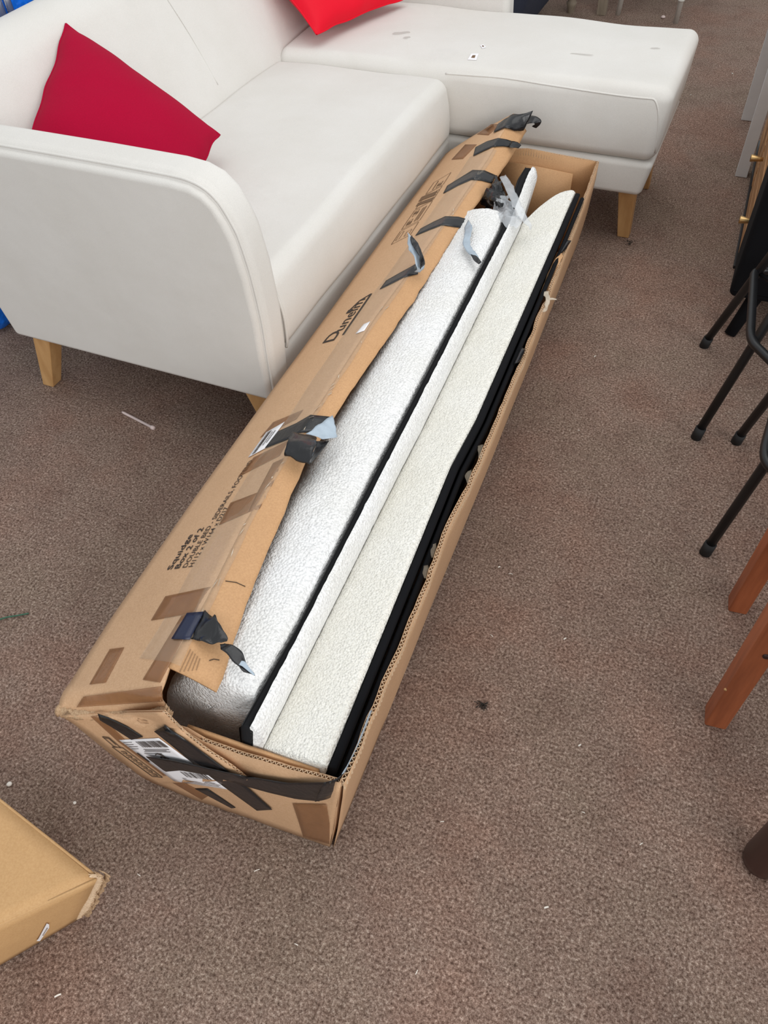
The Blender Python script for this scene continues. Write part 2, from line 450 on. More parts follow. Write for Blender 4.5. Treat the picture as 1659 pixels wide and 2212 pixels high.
def sofa_leg(foot, dx, dy, wt=.062, wb=.040, top=SB + .01):
    fx, fy = foot; tx, ty = fx - dx, fy - dy
    sq = lambda x, y, w, z: [(x - w / 2, y - w / 2, z), (x + w / 2, y - w / 2, z), (x + w / 2, y + w / 2, z), (x - w / 2, y + w / 2, z)]
    mod_bevel(MB().hexa(sq(fx, fy, wb, 0), sq(tx, ty, wt, top)).build('leg', M['beech'], sofa, False), .003, 2)
b1 = U(104, 834, z=0); sofa_leg((b1.x, b1.y + .02), -.075, -.01)
sofa_leg((-.905, 1.250), .055, -.008)
c1 = U(1345, 513, z=0); sofa_leg((c1.x, c1.y + .02), .02, -.0)
sofa_leg((c1.x, 2.98), .02, .0); sofa_leg((-1.74, 3.08), -.07, 0)
# marks on the cloth
def blot(name, cx, cy, z, rx, ry, parent, rot=0, seed=0):
    vs = [(cx, cy, z)]; n = 20
    for i in range(n):
        a = 2 * math.pi * i / n; k = 1 + .45 * nz((math.cos(a), math.sin(a), seed), 1.4, seed)
        x, y = rx * k * math.cos(a), ry * k * math.sin(a)
        vs.append((cx + x * math.cos(rot) - y * math.sin(rot), cy + x * math.sin(rot) + y * math.cos(rot), z))
    return mesh_obj(name, vs, [(0, 1 + i, 1 + (i + 1) % n) for i in range(n)], M['stain'], parent)
register(ch); register(seat); register(back)
CHN, SEATN = ch.name, seat.name
for (px, py, rx, ry, rot, sd) in ((866, 72, .030, .012, .4, 1), (878, 82, .014, .010, .9, 2), (1255, 118, .045, .006, .1, 3), (1415, 105, .018, .006, .2, 4)):
    p, n = cast(px, py, [CHN])
    if p: blot('stain_mark', p.x, p.y, p.z + .0015, rx, ry, ch, rot, sd)

# ------------------------------------------------------------------ cushions
def cushion(name, A, B, C, D, T, mat, label, seed, wr=.004):
    A, B, C, D = map(Vector, (A, B, C, D)); N = 34
    cen = (A + B + C + D) / 4
    nrm = (B - A).cross(D - A).normalized()
    if nrm.z < 0: nrm = -nrm
    mb = MB()
    for side in (1, -1):
        rows = []
        for i in range(N + 1):
            r = []
            for k in range(N + 1):
                u, v = i / N, k / N
                eu, ev = 2 * u - 1, 2 * v - 1
                pin = .022
                uu = .5 + .5 * eu * (1 - pin * (1 - ev ** 2)); vv = .5 + .5 * ev * (1 - pin * (1 - eu ** 2))
                p = A * (1 - uu) * (1 - vv) + B * uu * (1 - vv) + C * uu * vv + D * (1 - uu) * vv
                wob = max(abs(eu), abs(ev)) ** 6
                e1, e2 = (B - A).normalized(), (D - A).normalized()
                p += (e1 * nz(p, 11, seed + 20) + e2 * nz(p, 11, seed + 30)) * .009 * wob
                hgt = .0015 + T / 2 * ((1 - abs(eu) ** 2.4) * (1 - abs(ev) ** 2.4)) ** .55
                edge = min(u, 1 - u, v, 1 - v)
                wv = wr * nz(p, 14, seed) * (1 if edge > 0 else .6) + .006 * nz(p, 5, seed + 3) * min(1, edge * 6)
                r.append(p + nrm * (hgt * side + wv))
            rows.append(r)
        mb.grid(rows)
        if side == 1:
            ring_pts = [q - nrm * .0015 for q in rows[0][:-1] + [r[-1] for r in rows[:-1]] + rows[-1][:0:-1] + [r[0] for r in rows[:0:-1]]]
    base = Vector((cen.x, cen.y, min(v.z for v in mb.v)))
    o = mb.build(name, mat)
    bm = bmesh.new(); bm.from_mesh(o.data); bmesh.ops.recalc_face_normals(bm, faces=bm.faces); bm.to_mesh(o.data); bm.free()
    rehome(o, base)
    bd = ring_pts + ring_pts[:1]
    MB().tube(bd, .0032, 8, False).build('seam', mat, o)
    return tag(o, label, 'cushion', 'red scatter cushions on the sofa')
cushion('scatter_cushion', (-1.685, 1.745, .825), (-1.285, 1.760, .585), (-1.20, 1.365, .535), (-1.55, 1.352, .69), .15, M['red1'],
        'dark crimson cotton cushion leaning in the corner behind the near sofa arm', 2.0)
cushion('scatter_cushion', (-1.385, 2.545, .565), (-1.235, 2.965, .565), (-1.53, 3.04, .85), (-1.68, 2.63, .85), .13, M['red2'],
        'bright scarlet satin cushion on the chaise at the top of the photo', 8.0, .007)
for (quad, lab) in ([(1010, 130), (1018, 117), (1034, 117), (1029, 131)], 'larger white price tag lying on the chaise, nearer its front seam'), ([(1037, 99), (1044, 97), (1050, 103), (1042, 106)], 'tiny white paper tag on the chaise beyond the larger tag'):
    vs = []
    for q in quad:
        p, n = cast(q[0], q[1], [CHN]); vs.append(p + Vector((0, 0, .0015)))
    o = mesh_obj('price_tag', vs, [(0, 1, 2, 3)], M['paper'], None, False)
    mod_solid(o, .0008); tag(o, lab, 'tag', 'paper tags on the chaise'); b = sum(vs, Vector()) / 4; rehome(o, b)
    c = (vs[0] + vs[1] + vs[2] + vs[3]) / 4
    mesh_obj('print', [c + (v - c) * .4 + Vector((0, 0, .001)) for v in vs], [(0, 1, 2, 3)], M['print_soft'], o, False)

# ------------------------------------------------------------------ long torn cardboard box
box = thing('long_cardboard_box', (-.56, 1.38, 0), 'long torn brown cardboard box with black tape standing open beside the sofa', 'box')
Y0, Y1 = .345, 2.43
TLp = [(.322, -.805), (.482, -.819), (.793, -.832), (1.137, -.840), (1.439, -.845), (1.857, -.854), (2.42, -.874)]
FDp = [(.35, -.582), (.393, -.596), (.525, -.608), (.689, -.632), (.862, -.645), (1.044, -.650), (1.362, -.664), (1.557, -.662), (1.947, -.662), (2.2, -.660), (2.43, -.652)]
STp = [(.399, -.512), (.58, -.553), (.877, -.604), (1.116, -.612), (1.498, -.610), (1.828, -.620), (2.295, -.608), (2.42, -.606)]
RTp = [(.344, -.277), (.446, -.282), (.551, -.287), (.751, -.294), (.876, -.302), (.983, -.300), (1.23, -.305), (1.381, -.314), (1.589, -.322), (1.66, -.324), (1.697, -.329), (1.879, -.340), (2.11, -.352), (2.433, -.376)]
tl = lambda y: Vector((interp(y, TLp), y, .31 - .02 * max(0, (y - 1.9) / .53)))
fold = lambda y: Vector((interp(y, FDp), y, interp(y, [(.35, .43), (1.95, .396), (2.2, .404), (2.43, .445)])))
sted = lambda y: Vector((interp(y, STp), y, interp(y, [(.4, .415), (2.1, .381), (2.25, .380), (2.43, .398)])))
rtop = lambda y: Vector((interp(y, RTp), y, .378 - .046 * (y - .344) / 2.09))
rbot = lambda y: Vector((-.336 - .075 * (y - .341) / 2.1, y, 0))
lbot = lambda y: Vector((-.725 - .07 * (y - .33) / 2.1, y, 0))

# lid flap that carries the printing, its near end crushed and rolled over the front
NY, NU = 84, 12
rows = []
for i in range(NY + 1):
    y = Y0 + (Y1 - Y0) * i / NY
    a, b = tl(y), fold(y); r = []
    for k in range(NU + 1):
        u = k / NU; p = a.lerp(b, u)
        p.z += .006 * math.sin(math.pi * u) + .0025 * nz(p, 6, 1) * math.sin(math.pi * u)
        r.append(p)
    rows.append(r)
ridge = catmull([U(128, 1535, z=.295), U(160, 1539, z=.305), U(250, 1540, z=.338), U(320, 1538, z=.372), U(356, 1528, z=.402)], NU)
nose = []
for i in range(1, 6):
    t = i / 5; r = []
    for k in range(NU + 1):
        e = rows[0][k]; g = ridge[k]; p = e.lerp(g, t)
        p.z += .012 * math.sin(math.pi * t) ; p += Vector((0, .004 * nz(p, 30, 4), .004 * nz(p, 26, 5)))
        if i == 5: p += Vector((0, .004 * nz(p, 60, 6), .005 * nz(p, 55, 7)))
        r.append(p)
    nose.append(r)
lid = MB().grid(nose[::-1] + rows).build('lid_flap', M['card'], box)
mod_solid(lid, .005, -1)
# strip flap hanging inward from the fold
rows = []
ys = [.392 + (2.428 - .392) * i / 90 for i in range(91)]
for i, y in enumerate(ys):
    a, b = fold(y), sted(y); b += Vector((.0035 * nz((y, 0, 0), 22, 3), 0, .002 * nz((y, 0, 0), 15, 8)))
    if y < .55: b.z -= .010 * (.55 - y) / .15
    rows.append([a.lerp(b, t) + Vector((0, 0, .004 * math.sin(math.pi * t))) for t in (0, .12, .3, .5, .7, .85, 1)])
strip = MB().grid(rows).build('inner_strip_flap', M['card_in'], box)
mod_solid(strip, .005, -1)
def flute(name, pts, tdir, hdir, thick, height, parent, period=.0085, mat='flute'):
    """wavy corrugation seen on a cut edge; pts is the edge line"""
    pts = [Vector(p) for p in pts]; seg = [0]
    for i in range(1, len(pts)): seg.append(seg[-1] + (pts[i] - pts[i - 1]).length)
    L = seg[-1]; n = max(8, int(L / period * 4)); top = []; bot = []
    td = Vector(tdir).normalized(); hd = Vector(hdir).normalized()
    for k in range(n + 1):
        s = L * k / n; i = max(0, min(len(seg) - 2, int(np.searchsorted(seg, s)) - 1))
        t = 0 if seg[i + 1] == seg[i] else (s - seg[i]) / (seg[i + 1] - seg[i])
        p = pts[i].lerp(pts[i + 1], t) + td * (thick * .42 * math.sin(k * math.pi / 2 + .4)) + hd * (.0015 * nz((s, 0, 0), 90, 2))
        top.append(p); bot.append(p - hd * height)
    o = MB().grid([bot, top]).build(name, M[mat], parent, False)
    mod_solid(o, .0011); return o
def board(name, rowsv, ndir, thick, mat, parent, edge=None, edge_h=(0, 0, 1), eh=.02):
    """corrugated board: two liners with an air gap, corrugation along the listed edge"""
    nd = Vector(ndir).normalized(); mb = MB()
    for s in (0, 1):
        mb.grid([[p + nd * thick * s for p in r] for r in rowsv])
    o = mb.build(name, mat, parent); mod_solid(o, .0009)
    if edge: flute('corrugation', [p + nd * thick * .5 for p in edge], nd, edge_h, thick, eh, o)
    return o
# right wall, torn along the top
rows = []; nr = 96; edge = []
for k in range(7):
    t = k / 6; r = []
    for i in range(nr + 1):
        y = .343 + (2.437 - .343) * i / nr
        p = rbot(y).lerp(rtop(y), t)
        p.x += .008 * math.sin(math.pi * t) * (1 if y > .6 else .3) + .0035 * nz((y, t, 0), 5, 2) * t
        if k == 6:
            p.z += .006 * nz((y, 0, 0), 17, 5) + .003 * nz((y, 0, 0), 60, 9) - .012 * max(0, 1 - abs(y - 1.68) / .05)
            p.x += .0035 * nz((y, 0, 0), 24, 6)
            edge.append(p.copy())
        r.append(p)
    rows.append(r)
rwall = board('right_wall', rows, (1, 0, .05), .007, M['card'], box, edge, (0, 0, 1), .025)
# left wall (towards the sofa), far wall, floor of the box
rows = [[lbot(y).lerp(tl(y) - Vector((-.003, 0, .006)), t) for y in [.335 + 2.09 * i / 12 for i in range(13)]] for t in (0, .5, 1)]
mod_solid(MB().grid(rows).build('left_wall', M['card'], box), .006)
fa, fb, fc, fd = lbot(2.437), rbot(2.437), Vector((-.377, 2.437, .328)), Vector((-.60, 2.437, .338))
fe = Vector((-.862, 2.437, .30))
far_rows = []
for k in range(5):
    t = k / 4
    far_rows.append([fa.lerp(fe, t), fa.lerp(fb, .45).lerp(fd, t) + Vector((0, .006 * math.sin(t * 3), 0)), fa.lerp(fb, .72).lerp(fd.lerp(fc, .5), t), fb.lerp(fc, t)])
board('far_wall', far_rows, (0, 1, 0), .006, M['card_in'], box, [fe, fd, fd.lerp(fc, .5), fc], (0, 0, 1), .02)
mod_solid(MB().grid([[(-.665, 2.36, .06), (-.55, 2.36, .06), (-.435, 2.365, .06)], [(-.67, 2.395, .2), (-.55, 2.395, .2), (-.437, 2.39, .2)], [(-.675, 2.412, .302), (-.55, 2.410, .300), (-.438, 2.402, .297)]]).build('far_inner_flap', M['card_in'], box, label='loose inner end flap'), .005)
mod_solid(MB().grid([[lbot(y).lerp(rbot(y), u) + Vector((0, 0, .006)) for u in (.02, .5, .98)] for y in (.36, 1.4, 2.42)]).build('bottom', M['card_in'], box), .005)
# front: bulged panel, second layer, inner layer, skewed outer flap
fb0 = [U(330, 1690, z=.002), U(395, 1719, z=.002), U(530, 1765, z=.002), U(712, 1830, z=.002)]
def lin(pts, n):
    out = []; m_ = len(pts) - 1
    for k in range(n + 1):
        s = k / n * m_; i = min(int(s), m_ - 1); out.append(pts[i].lerp(pts[i + 1], s - i))
    return out
ftop = [U(128, 1537, z=.292), U(250, 1541, z=.334), U(400, 1578, z=.352), U(440, 1602, y=.338), U(530, 1632, y=.341), U(620, 1661, y=.343), U(690, 1678, y=.345), U(738, 1690, z=.376)]
fbot = [fb0[0], fb0[0].lerp(fb0[1], .9), fb0[1].lerp(fb0[2], .5), fb0[1].lerp(fb0[2], .8), fb0[2].lerp(fb0[3], .1), fb0[2].lerp(fb0[3], .45), fb0[2].lerp(fb0[3], .8), fb0[3]]
ftl, fbl = lin(ftop, 35), lin(fbot, 35)
rows = []
for k in range(9):
    t = k / 8
    rows.append([fbl[i].lerp(ftl[i], t) + Vector((0, -.006 * math.sin(math.pi * t) + .002 * nz((i * .1, t, 0), 3, 2), (.003 * nz((i * .31, 0, 0), 3, 7) if k == 8 else 0))) for i in range(36)])
fpan = board('front_wall', rows, (.05, 1, 0), .006, M['card'], box, rows[-1][14:], (0, 0, 1), .02)
inner_top = lin([U(405, 1567, y=.353), U(520, 1607, y=.355), U(620, 1641, y=.357), U(688, 1664, y=.358)], 20)
rows = [[Vector((p.x, p.y, p.z * t)) for p in inner_top] for t in (.3, .65, 1)]
mod_solid(MB().grid(rows).build('front_inner_flap', M['card_in'], box), .005)
# outer flap lies on the panel, hinged at the left, its free edge torn
def on_front(px, py, lift):
    p, n = cast(px, py, [FPN])
    if p is None: p = U(px, py, y=.33); n = Vector((0, -1, 0))
    d = ray(px, py).normalized(); return p - d * (lift / max(.3, -n.dot(d)))
register(fpan); FPN = fpan.name
of_l = [(126, 1537), (178, 1570), (240, 1618), (300, 1668), (335, 1688)]
of_r = [(357, 1534), (400, 1577), (450, 1617), (497, 1648), (537, 1680)]
rows = []
L_, R_ = catmull([Vector((a, b, 0)) for a, b in of_l], 20), catmull([Vector((a, b, 0)) for a, b in of_r], 20)
for i in range(21):
    r = []
    for k in range(13):
        t = k / 12; q = L_[i].lerp(R_[i], t)
        if k == 12: q = q + Vector((1.2 * nz((i, 0, 0), .7, 3), 0, 0))
        r.append(on_front(q.x, q.y, .004 + .006 * t * t * (1 - .4 * i / 20)))
    rows.append(r)
oflap = board('front_outer_flap', rows, (0, -1, .1), .004, M['card'], box, [r[-1] + (r[-1] - r[-3]).normalized() * .001 for r in rows], (Vector((.85, 0, .5))), .004)
for o in (lid, strip, rwall, oflap): register(o)
LID, STRIP, RW, OF = lid.name, strip.name, rwall.name, oflap.name
ALLBOX = [LID, STRIP, RW, OF, FPN]

def spot(q, lift, names):
    if len(q) == 3: return U(q[0], q[1], z=q[2])
    p, n = cast(q[0], q[1], names)
    if p is None: return None
    d = ray(q[0], q[1]).normalized(); return p - d * (lift / max(.35, -n.dot(d)))
def ribbon(name, L, R, mat, parent=None, n=None, lift=.0022, names=None, m2=None, crumple=0.0, nc=5, label=None, seed=1, thick=.0006, raw=False):
    """thin strip between two edge lines; two-number points lie on the box, three-number points hang free at that height"""
    parent = parent or box; names = names or ALLBOX
    n = n or max(6, 5 * (len(L) - 1))
    free = any(len(q) == 3 for q in L + R)
    rows = []
    if free:
        fix = lambda E: [spot(q, lift, names) or U(q[0], q[1], z=.41) for q in E]
        A, B = catmull(fix(L), n), catmull(fix(R), n)
        for i in range(n + 1):
            rows.append([A[i].lerp(B[i], k / nc) + Vector((nz(A[i].lerp(B[i], k / nc), 60, seed), nz(A[i].lerp(B[i], k / nc), 60, seed + 5), nz(A[i].lerp(B[i], k / nc), 60, seed + 9))) * crumple for k in range(nc + 1)])
    else:
        f2 = lambda E: lin([Vector((a, b, 0)) for a, b in E], n)
        A, B = f2(L), f2(R); last = None
        for i in range(n + 1):
            r = []
            for k in range(nc + 1):
                q = A[i].lerp(B[i], k / nc); p = spot((q.x, q.y), lift, names)
                if p is None: p = U(q.x, q.y, z=(r[-1].z if r else last.z if last else .4))
                elif last is not None and abs((p - last).length) > .12 and r: p = U(q.x, q.y, z=r[-1].z)
                last = p
                r.append(p + Vector((0, 0, crumple * nz(p, 70, seed))))
            rows.append(r)
    o = MB().grid(rows).build(name, M[mat], parent, True, label)
    mod_solid(o, thick, 0, M[m2] if m2 else None)
    return o
top = [LID]; both = [LID, STRIP]; front = [FPN, OF]
# brown packing tape
for L, R in (([(193, 1478), (237, 1402)], [(228, 1474), (268, 1398)]),
             ([(326, 1340), (357, 1288)], [(440, 1320), (462, 1266)]),
             ([(308, 1468), (392, 1330)], [(346, 1474), (425, 1322)]),
             ([(473, 1134), (498, 1086)], [(537, 1106), (556, 1064)]),
             ([(537, 1106), (556, 1064), (590, 1000)], [(560, 1100), (585, 1055), (612, 990)]),
             ([(514, 1030), (548, 988)], [(604, 984), (622, 952)]),
             ([(562, 945), (590, 912)], [(640, 905), (655, 885)]),
             ([(975, 345), (1005, 312)], [(1000, 343), (1030, 312)]), ([(1030, 290), (1062, 268)], [(1055, 292), (1082, 268)])):
    ribbon('brown_tape', L, R, 'tape_brown', names=top, lift=.0012)
ribbon('brown_tape', [(165, 1528), (180, 1505)], [(352, 1515), (350, 1482)], 'tape_brown', names=top, lift=.0025, n=10, nc=14)
# clear tape along the fold, crinkled
rows = []
for i in range(141):
    y = .40 + 1.85 * i / 140; a, b, c = tl(y), fold(y), sted(y)
    w1 = .34 + .05 * nz((y, 0, 0), 6, 1); w2 = .22 + .10 * nz((y, 0, 0), 9, 2)
    r = []
    for t in (1 - w1, 1 - w1 * .66, 1 - w1 * .33, 1.0):
        p = a.lerp(b, t); p.z += .006 * math.sin(math.pi * t) + .0016; r.append(p)
    for t in (w2 * .5, w2): r.append(b.lerp(c, t) + Vector((0, 0, .004 * math.sin(math.pi * t) + .0018 + .0014 * nz((y, t, 0), 70, 3))))
    rows.append(r)
mod_solid(MB().grid(rows).build('clear_tape', M['tape_clear'], box), .0004)
# bright torn crinkles of tape standing on the fold
for i in range(34):
    y = .45 + 1.75 * random.random() if i > 12 else .45 + .75 * random.random()
    b, c = fold(y), sted(y); p = b.lerp(c, .02 + .22 * random.random()) + Vector((0, 0, .004)); d = Vector((random.uniform(-.004, .008), random.uniform(.006, .02), random.uniform(0, .003))); w = Vector((.0011, -.0005, random.uniform(-.001, .002)))
    mod_solid(mesh_obj('tape_crinkle', [p - d / 2, p + w, p + d / 2, p - w], [(0, 1, 2, 3)], M['tape_scrap'], box, False), .0005)

# black tape on the lid
ribbon('black_tape', [(1076, 267), (1093, 256), (1108, 247), (1128, 246, .455), (1152, 239, .46)], [(1066, 286), (1079, 280), (1092, 276), (1112, 282), (1131, 283, .412)], 'tape', crumple=.002, lift=.004, names=both, n=24)
ribbon('black_tape', [(1145, 250, .43), (1160, 252, .435), (1170, 262, .425), (1160, 276, .405)], [(1138, 268, .42), (1150, 266, .425), (1156, 268, .42), (1148, 274, .405)], 'tape', crumple=.003, seed=4)
ribbon('black_tape', [(1027, 318), (1052, 305), (1076, 298), (1094, 301), (1110, 306)], [(1022, 337), (1044, 326), (1064, 317), (1087, 316), (1103, 318)], 'tape', lift=.003, names=both, n=24)
ribbon('black_tape', [(1104, 304, .412), (1116, 306, .412), (1127, 314, .405)], [(1100, 318, .408), (1110, 319, .408), (1120, 321, .40)], 'tape', crumple=.003, seed=6)
ribbon('black_tape', [(966, 401), (995, 383), (1021, 367), (1047, 368), (1072, 379)], [(957, 418), (990, 400), (1018, 388), (1040, 390), (1063, 396)], 'tape', names=both, nc=4)
ribbon('black_tape', [(1072, 379, .392), (1086, 402, .392), (1092, 430, .39), (1080, 436, .385)], [(1063, 396, .392), (1064, 418, .40), (1066, 428, .40), (1070, 440, .39)], 'tape', crumple=.009, seed=11, nc=8, n=22)
ribbon('black_tape', [(908, 494), (936, 479), (962, 467), (990, 468), (1012, 474)], [(897, 509), (928, 496), (955, 486), (980, 490), (1003, 493)], 'tape', names=both, nc=4)
ribbon('black_tape', [(1012, 474, .402), (1020, 492, .42), (1016, 515, .425), (1018, 532, .425), (1032, 552, .428), (1038, 568, .42)], [(1003, 493, .402), (1004, 506, .42), (1000, 528, .425), (1010, 545, .425), (1022, 558, .425), (1034, 569, .418)], 'tape_back', crumple=.003, m2='tape', seed=3)
ribbon('black_tape', [(1022, 551, .432), (1030, 553, .432), (1040, 566, .424)], [(1016, 549, .43), (1024, 562, .43), (1034, 571, .422)], 'tape', crumple=.001)
ribbon('black_tape', [(834, 606), (862, 590), (886, 577), (905, 566)], [(820, 625), (848, 611), (872, 599), (903, 592)], 'tape', names=both, nc=4)
ribbon('black_tape', [(881, 503, .475), (893, 520, .47), (908, 545, .455), (916, 570, .435), (908, 590, .415)], [(882, 540, .46), (890, 548, .46), (896, 562, .455), (900, 578, .44), (895, 588, .42)], 'tape_back', crumple=.004, m2='tape', seed=8)
ribbon('black_tape', [(889, 506, .479), (900, 523, .474), (913, 550, .46), (917, 572, .44)], [(886, 520, .474), (897, 540, .468), (906, 562, .458), (908, 582, .44)], 'tape', crumple=.004, seed=9)
ribbon('black_tape', [(600, 932), (622, 922), (640, 914), (671, 896), (712, 900)], [(572, 968), (598, 958), (619, 950), (648, 934), (702, 934)], 'tape', names=both, nc=5)
ribbon('black_tape', [(630, 934, .445), (621, 955, .462), (614, 980, .452), (622, 985, .44)], [(684, 943, .44), (682, 962, .465), (668, 1000, .452), (664, 998, .44)], 'tape', crumple=.004, seed=14, nc=8, n=18)
ribbon('black_tape', [(661, 938, .455), (688, 917, .462), (704, 905, .458), (719, 897, .452)], [(684, 944, .452), (706, 949, .452), (720, 947, .448), (727, 942, .445)], 'tape_back', crumple=.004, m2='tape', seed=15, nc=7, n=16)
ribbon('black_tape', [(684, 953, .45), (680, 970, .455), (667, 1000, .45)], [(711, 953, .44), (694, 974, .44), (673, 1000, .438)], 'tape_back', crumple=.001, m2='tape', seed=16)
ribbon('navy_tape', [(404, 1324), (441, 1321)], [(370, 1380), (410, 1382)], 'tape_navy', names=both, lift=.004, nc=6)
ribbon('black_tape', [(441, 1321), (464, 1332, .445), (482, 1350, .45), (488, 1372, .447), (486, 1387, .445)], [(410, 1382), (432, 1388, .44), (449, 1392, .444), (466, 1389, .447), (476, 1391, .445)], 'tape', crumple=.006, seed=18, nc=8, n=22)
ribbon('black_tape', [(486, 1387, .445), (500, 1392, .447), (518, 1407, .445), (534, 1430, .442), (550, 1459, .436)], [(474, 1391, .445), (478, 1402, .447), (494, 1420, .447), (516, 1440, .442), (548, 1459, .436)], 'tape', crumple=.005, seed=20, nc=6, n=20)
ribbon('black_tape', [(522, 1428, .448), (532, 1432, .446), (550, 1458, .439)], [(516, 1436, .446), (527, 1442, .444), (547, 1460, .438)], 'tape_back', crumple=.001)
# black tape on the front
ribbon('black_tape', [(211, 1541), (235, 1550), (275, 1570), (309, 1592)], [(216, 1556), (240, 1570), (262, 1584), (284, 1598)], 'tape', names=front)
ribbon('black_tape', [(357, 1567), (420, 1612), (491, 1665), (540, 1706), (588, 1749)], [(333, 1580), (380, 1618), (428, 1658), (490, 1704), (555, 1751)], 'tape', names=front, lift=.004, n=26)
ribbon('black_tape', [(448, 1704), (480, 1725), (509, 1745)], [(421, 1704), (462, 1726), (500, 1746)], 'tape', names=front)
ribbon('black_tape', [(315, 1634), (377, 1642), (428, 1654), (489, 1668), (560, 1681), (620, 1691), (703, 1690), (718, 1686)], [(324, 1642), (357, 1667), (390, 1664), (453, 1675), (529, 1698), (580, 1712), (640, 1726), (690, 1731)], 'tape', names=front, lift=.009, n=40)
ribbon('black_tape', [(700, 1692, .375), (730, 1680, .385), (744, 1668, .385)], [(680, 1731, .30), (712, 1724, .30), (742, 1698, .315)], 'tape', crumple=.001, lift=.004)
ribbon('black_tape', [(738, 1673, .395), (765, 1625, .392), (800, 1535, .39)], [(746, 1668, .375), (778, 1600, .375), (804, 1534, .378)], 'tape_back', crumple=.001, seed=2)
ribbon('brown_tape', [(632, 1736), (645, 1775), (655, 1808)], [(705, 1738), (712, 1780), (712, 1824)], 'tape_brown', names=front)
ribbon('brown_tape', [(196, 1548), (255, 1602), (375, 1692), (436, 1728)], [(214, 1545), (272, 1600), (395, 1690), (452, 1718)], 'tape_brown', names=front, lift=.0012)
# clear tape crust on the torn corner
rg = catmull([U(122, 1532, z=.297), U(160, 1540, z=.305), U(250, 1541, z=.337), U(320, 1539, z=.371), U(352, 1532, z=.398), U(364, 1540, z=.40), U(372, 1552, z=.395)], 70)
rr = []
for k, p in enumerate(rg):
    w_ = .006 + .006 * abs(nz((k, 0, 0), .35, 4)); e_ = .003 * nz((k, 0, 0), .9, 7)
    rr.append([p + Vector((e_, w_ * .8, .006 + .003 * nz((k, 1, 0), .8, 3))), p + Vector((0, -.001, .004 + e_)), p + Vector((e_, -w_ * .8, -.004 + .004 * nz((k, 2, 0), .8, 5))), p + Vector((-e_, -w_, -.010 + .006 * nz((k, 3, 0), .7, 8)))])
mod_solid(MB().grid(rr).build('torn_edge', M['torn'], box), .0008)
# address label with bars
def lab_pt(u, v, lift=.0012):
    A, B, C_, D = [Vector((a, b, 0)) for a, b in ((258, 1597), (344, 1593), (494, 1704), (377, 1686))]
    q = A.lerp(B, u).lerp(D.lerp(C_, u), v); p, n = cast(q.x, q.y, front)
    return p + n * lift
lb = MB().grid([[lab_pt(u / 8, v / 10) for u in range(9)] for v in range(11)]).build('address_label', M['paper'], box)
mod_solid(lb, .0005)
def bars(parent, u0, u1, v0, v1, n, seed, along_v=False):
    rnd = random.Random(seed); mb = MB(); x = 0
    ws = [rnd.choice((1, 1, 2, 3)) for _ in range(2 * n)]; tot = sum(ws); acc = 0
    for i, w_ in enumerate(ws):
        a, b = acc / tot, (acc + w_) / tot; acc += w_
        if i % 2: continue
        if along_v: pts = [(u0, v0 + (v1 - v0) * a), (u1, v0 + (v1 - v0) * a), (u1, v0 + (v1 - v0) * b), (u0, v0 + (v1 - v0) * b)]
        else: pts = [(u0 + (u1 - u0) * a, v0), (u0 + (u1 - u0) * b, v0), (u0 + (u1 - u0) * b, v1), (u0 + (u1 - u0) * a, v1)]
        mb.add([lab_pt(u, v, .0024) for u, v in pts], [(0, 1, 2, 3)])
    return mb.build('barcode', M['print'], parent, False)
bars(lb, .35, .97, .04, .17, 24, 3); bars(lb, .45, .95, .70, .82, 22, 5)
mb = MB()
for (v, a, b) in ((.21, .3, .9), (.235, .3, .8), (.26, .25, .85), (.30, .2, .6), (.86, .3, .95), (.885, .3, .9), (.91, .3, .97), (.94, .3, .9), (.05, .03, .25), (.1, .03, .22), (.15, .03, .25), (.2, .03, .2)):
    mb.add([lab_pt(a, v, .0024), lab_pt(b, v, .0024), lab_pt(b, v + .009, .0024), lab_pt(a, v + .009, .0024)], [(0, 1, 2, 3)])
mb.add([lab_pt(u, v, .0026) for u, v in ((.02, .30), (.06, .30), (.06, .52), (.02, .52))], [(0, 1, 2, 3)])
tag(mb.build('label_print', M['print'], lb, False), kind='stuff')
mb = MB()
stroke = catmull([lab_pt(u, v, .003) for u, v in ((.42, .33), (.50, .30), (.58, .34), (.52, .42), (.46, .43), (.50, .36), (.62, .40))], 30)
mb.tube(stroke, .0010, 6).build('pen_mark', M['print'], lb)
# faint printed symbols on the front
def fline(mb, pts, w=1.0, lift=.0016):
    for (a, b), (c, d) in zip(pts[:-1], pts[1:]):
        t = Vector((c - a, d - b, 0)); nrm = Vector((-t.y, t.x, 0)).normalized() * w
        vs = []
        for q in ((a + nrm.x, b + nrm.y), (c + nrm.x, d + nrm.y), (c - nrm.x, d - nrm.y), (a - nrm.x, b - nrm.y)):
            p, n = cast(q[0], q[1], front)
            if p is None: return
            vs.append(p + n * lift)
        mb.add(vs, [(0, 1, 2, 3)])
mb = MB()
fline(mb, [(222, 1590), (236, 1592), (262, 1614), (248, 1612), (222, 1590)], .6); fline(mb, [(226, 1593), (236, 1594), (252, 1608)], .6)
fline(mb, [(243, 1612), (330, 1676), (352, 1678), (266, 1614), (243, 1612)], .6)
for i in range(7):
    a, b = 262 + i * 11, 1622 + i * 8
    fline(mb, [(a, b), (a + 10, b + 1), (a + 14, b + 5), (a + 4, b + 4)], .6)
if mb.v: mb.build('printed_symbols', M['print'], box, False)
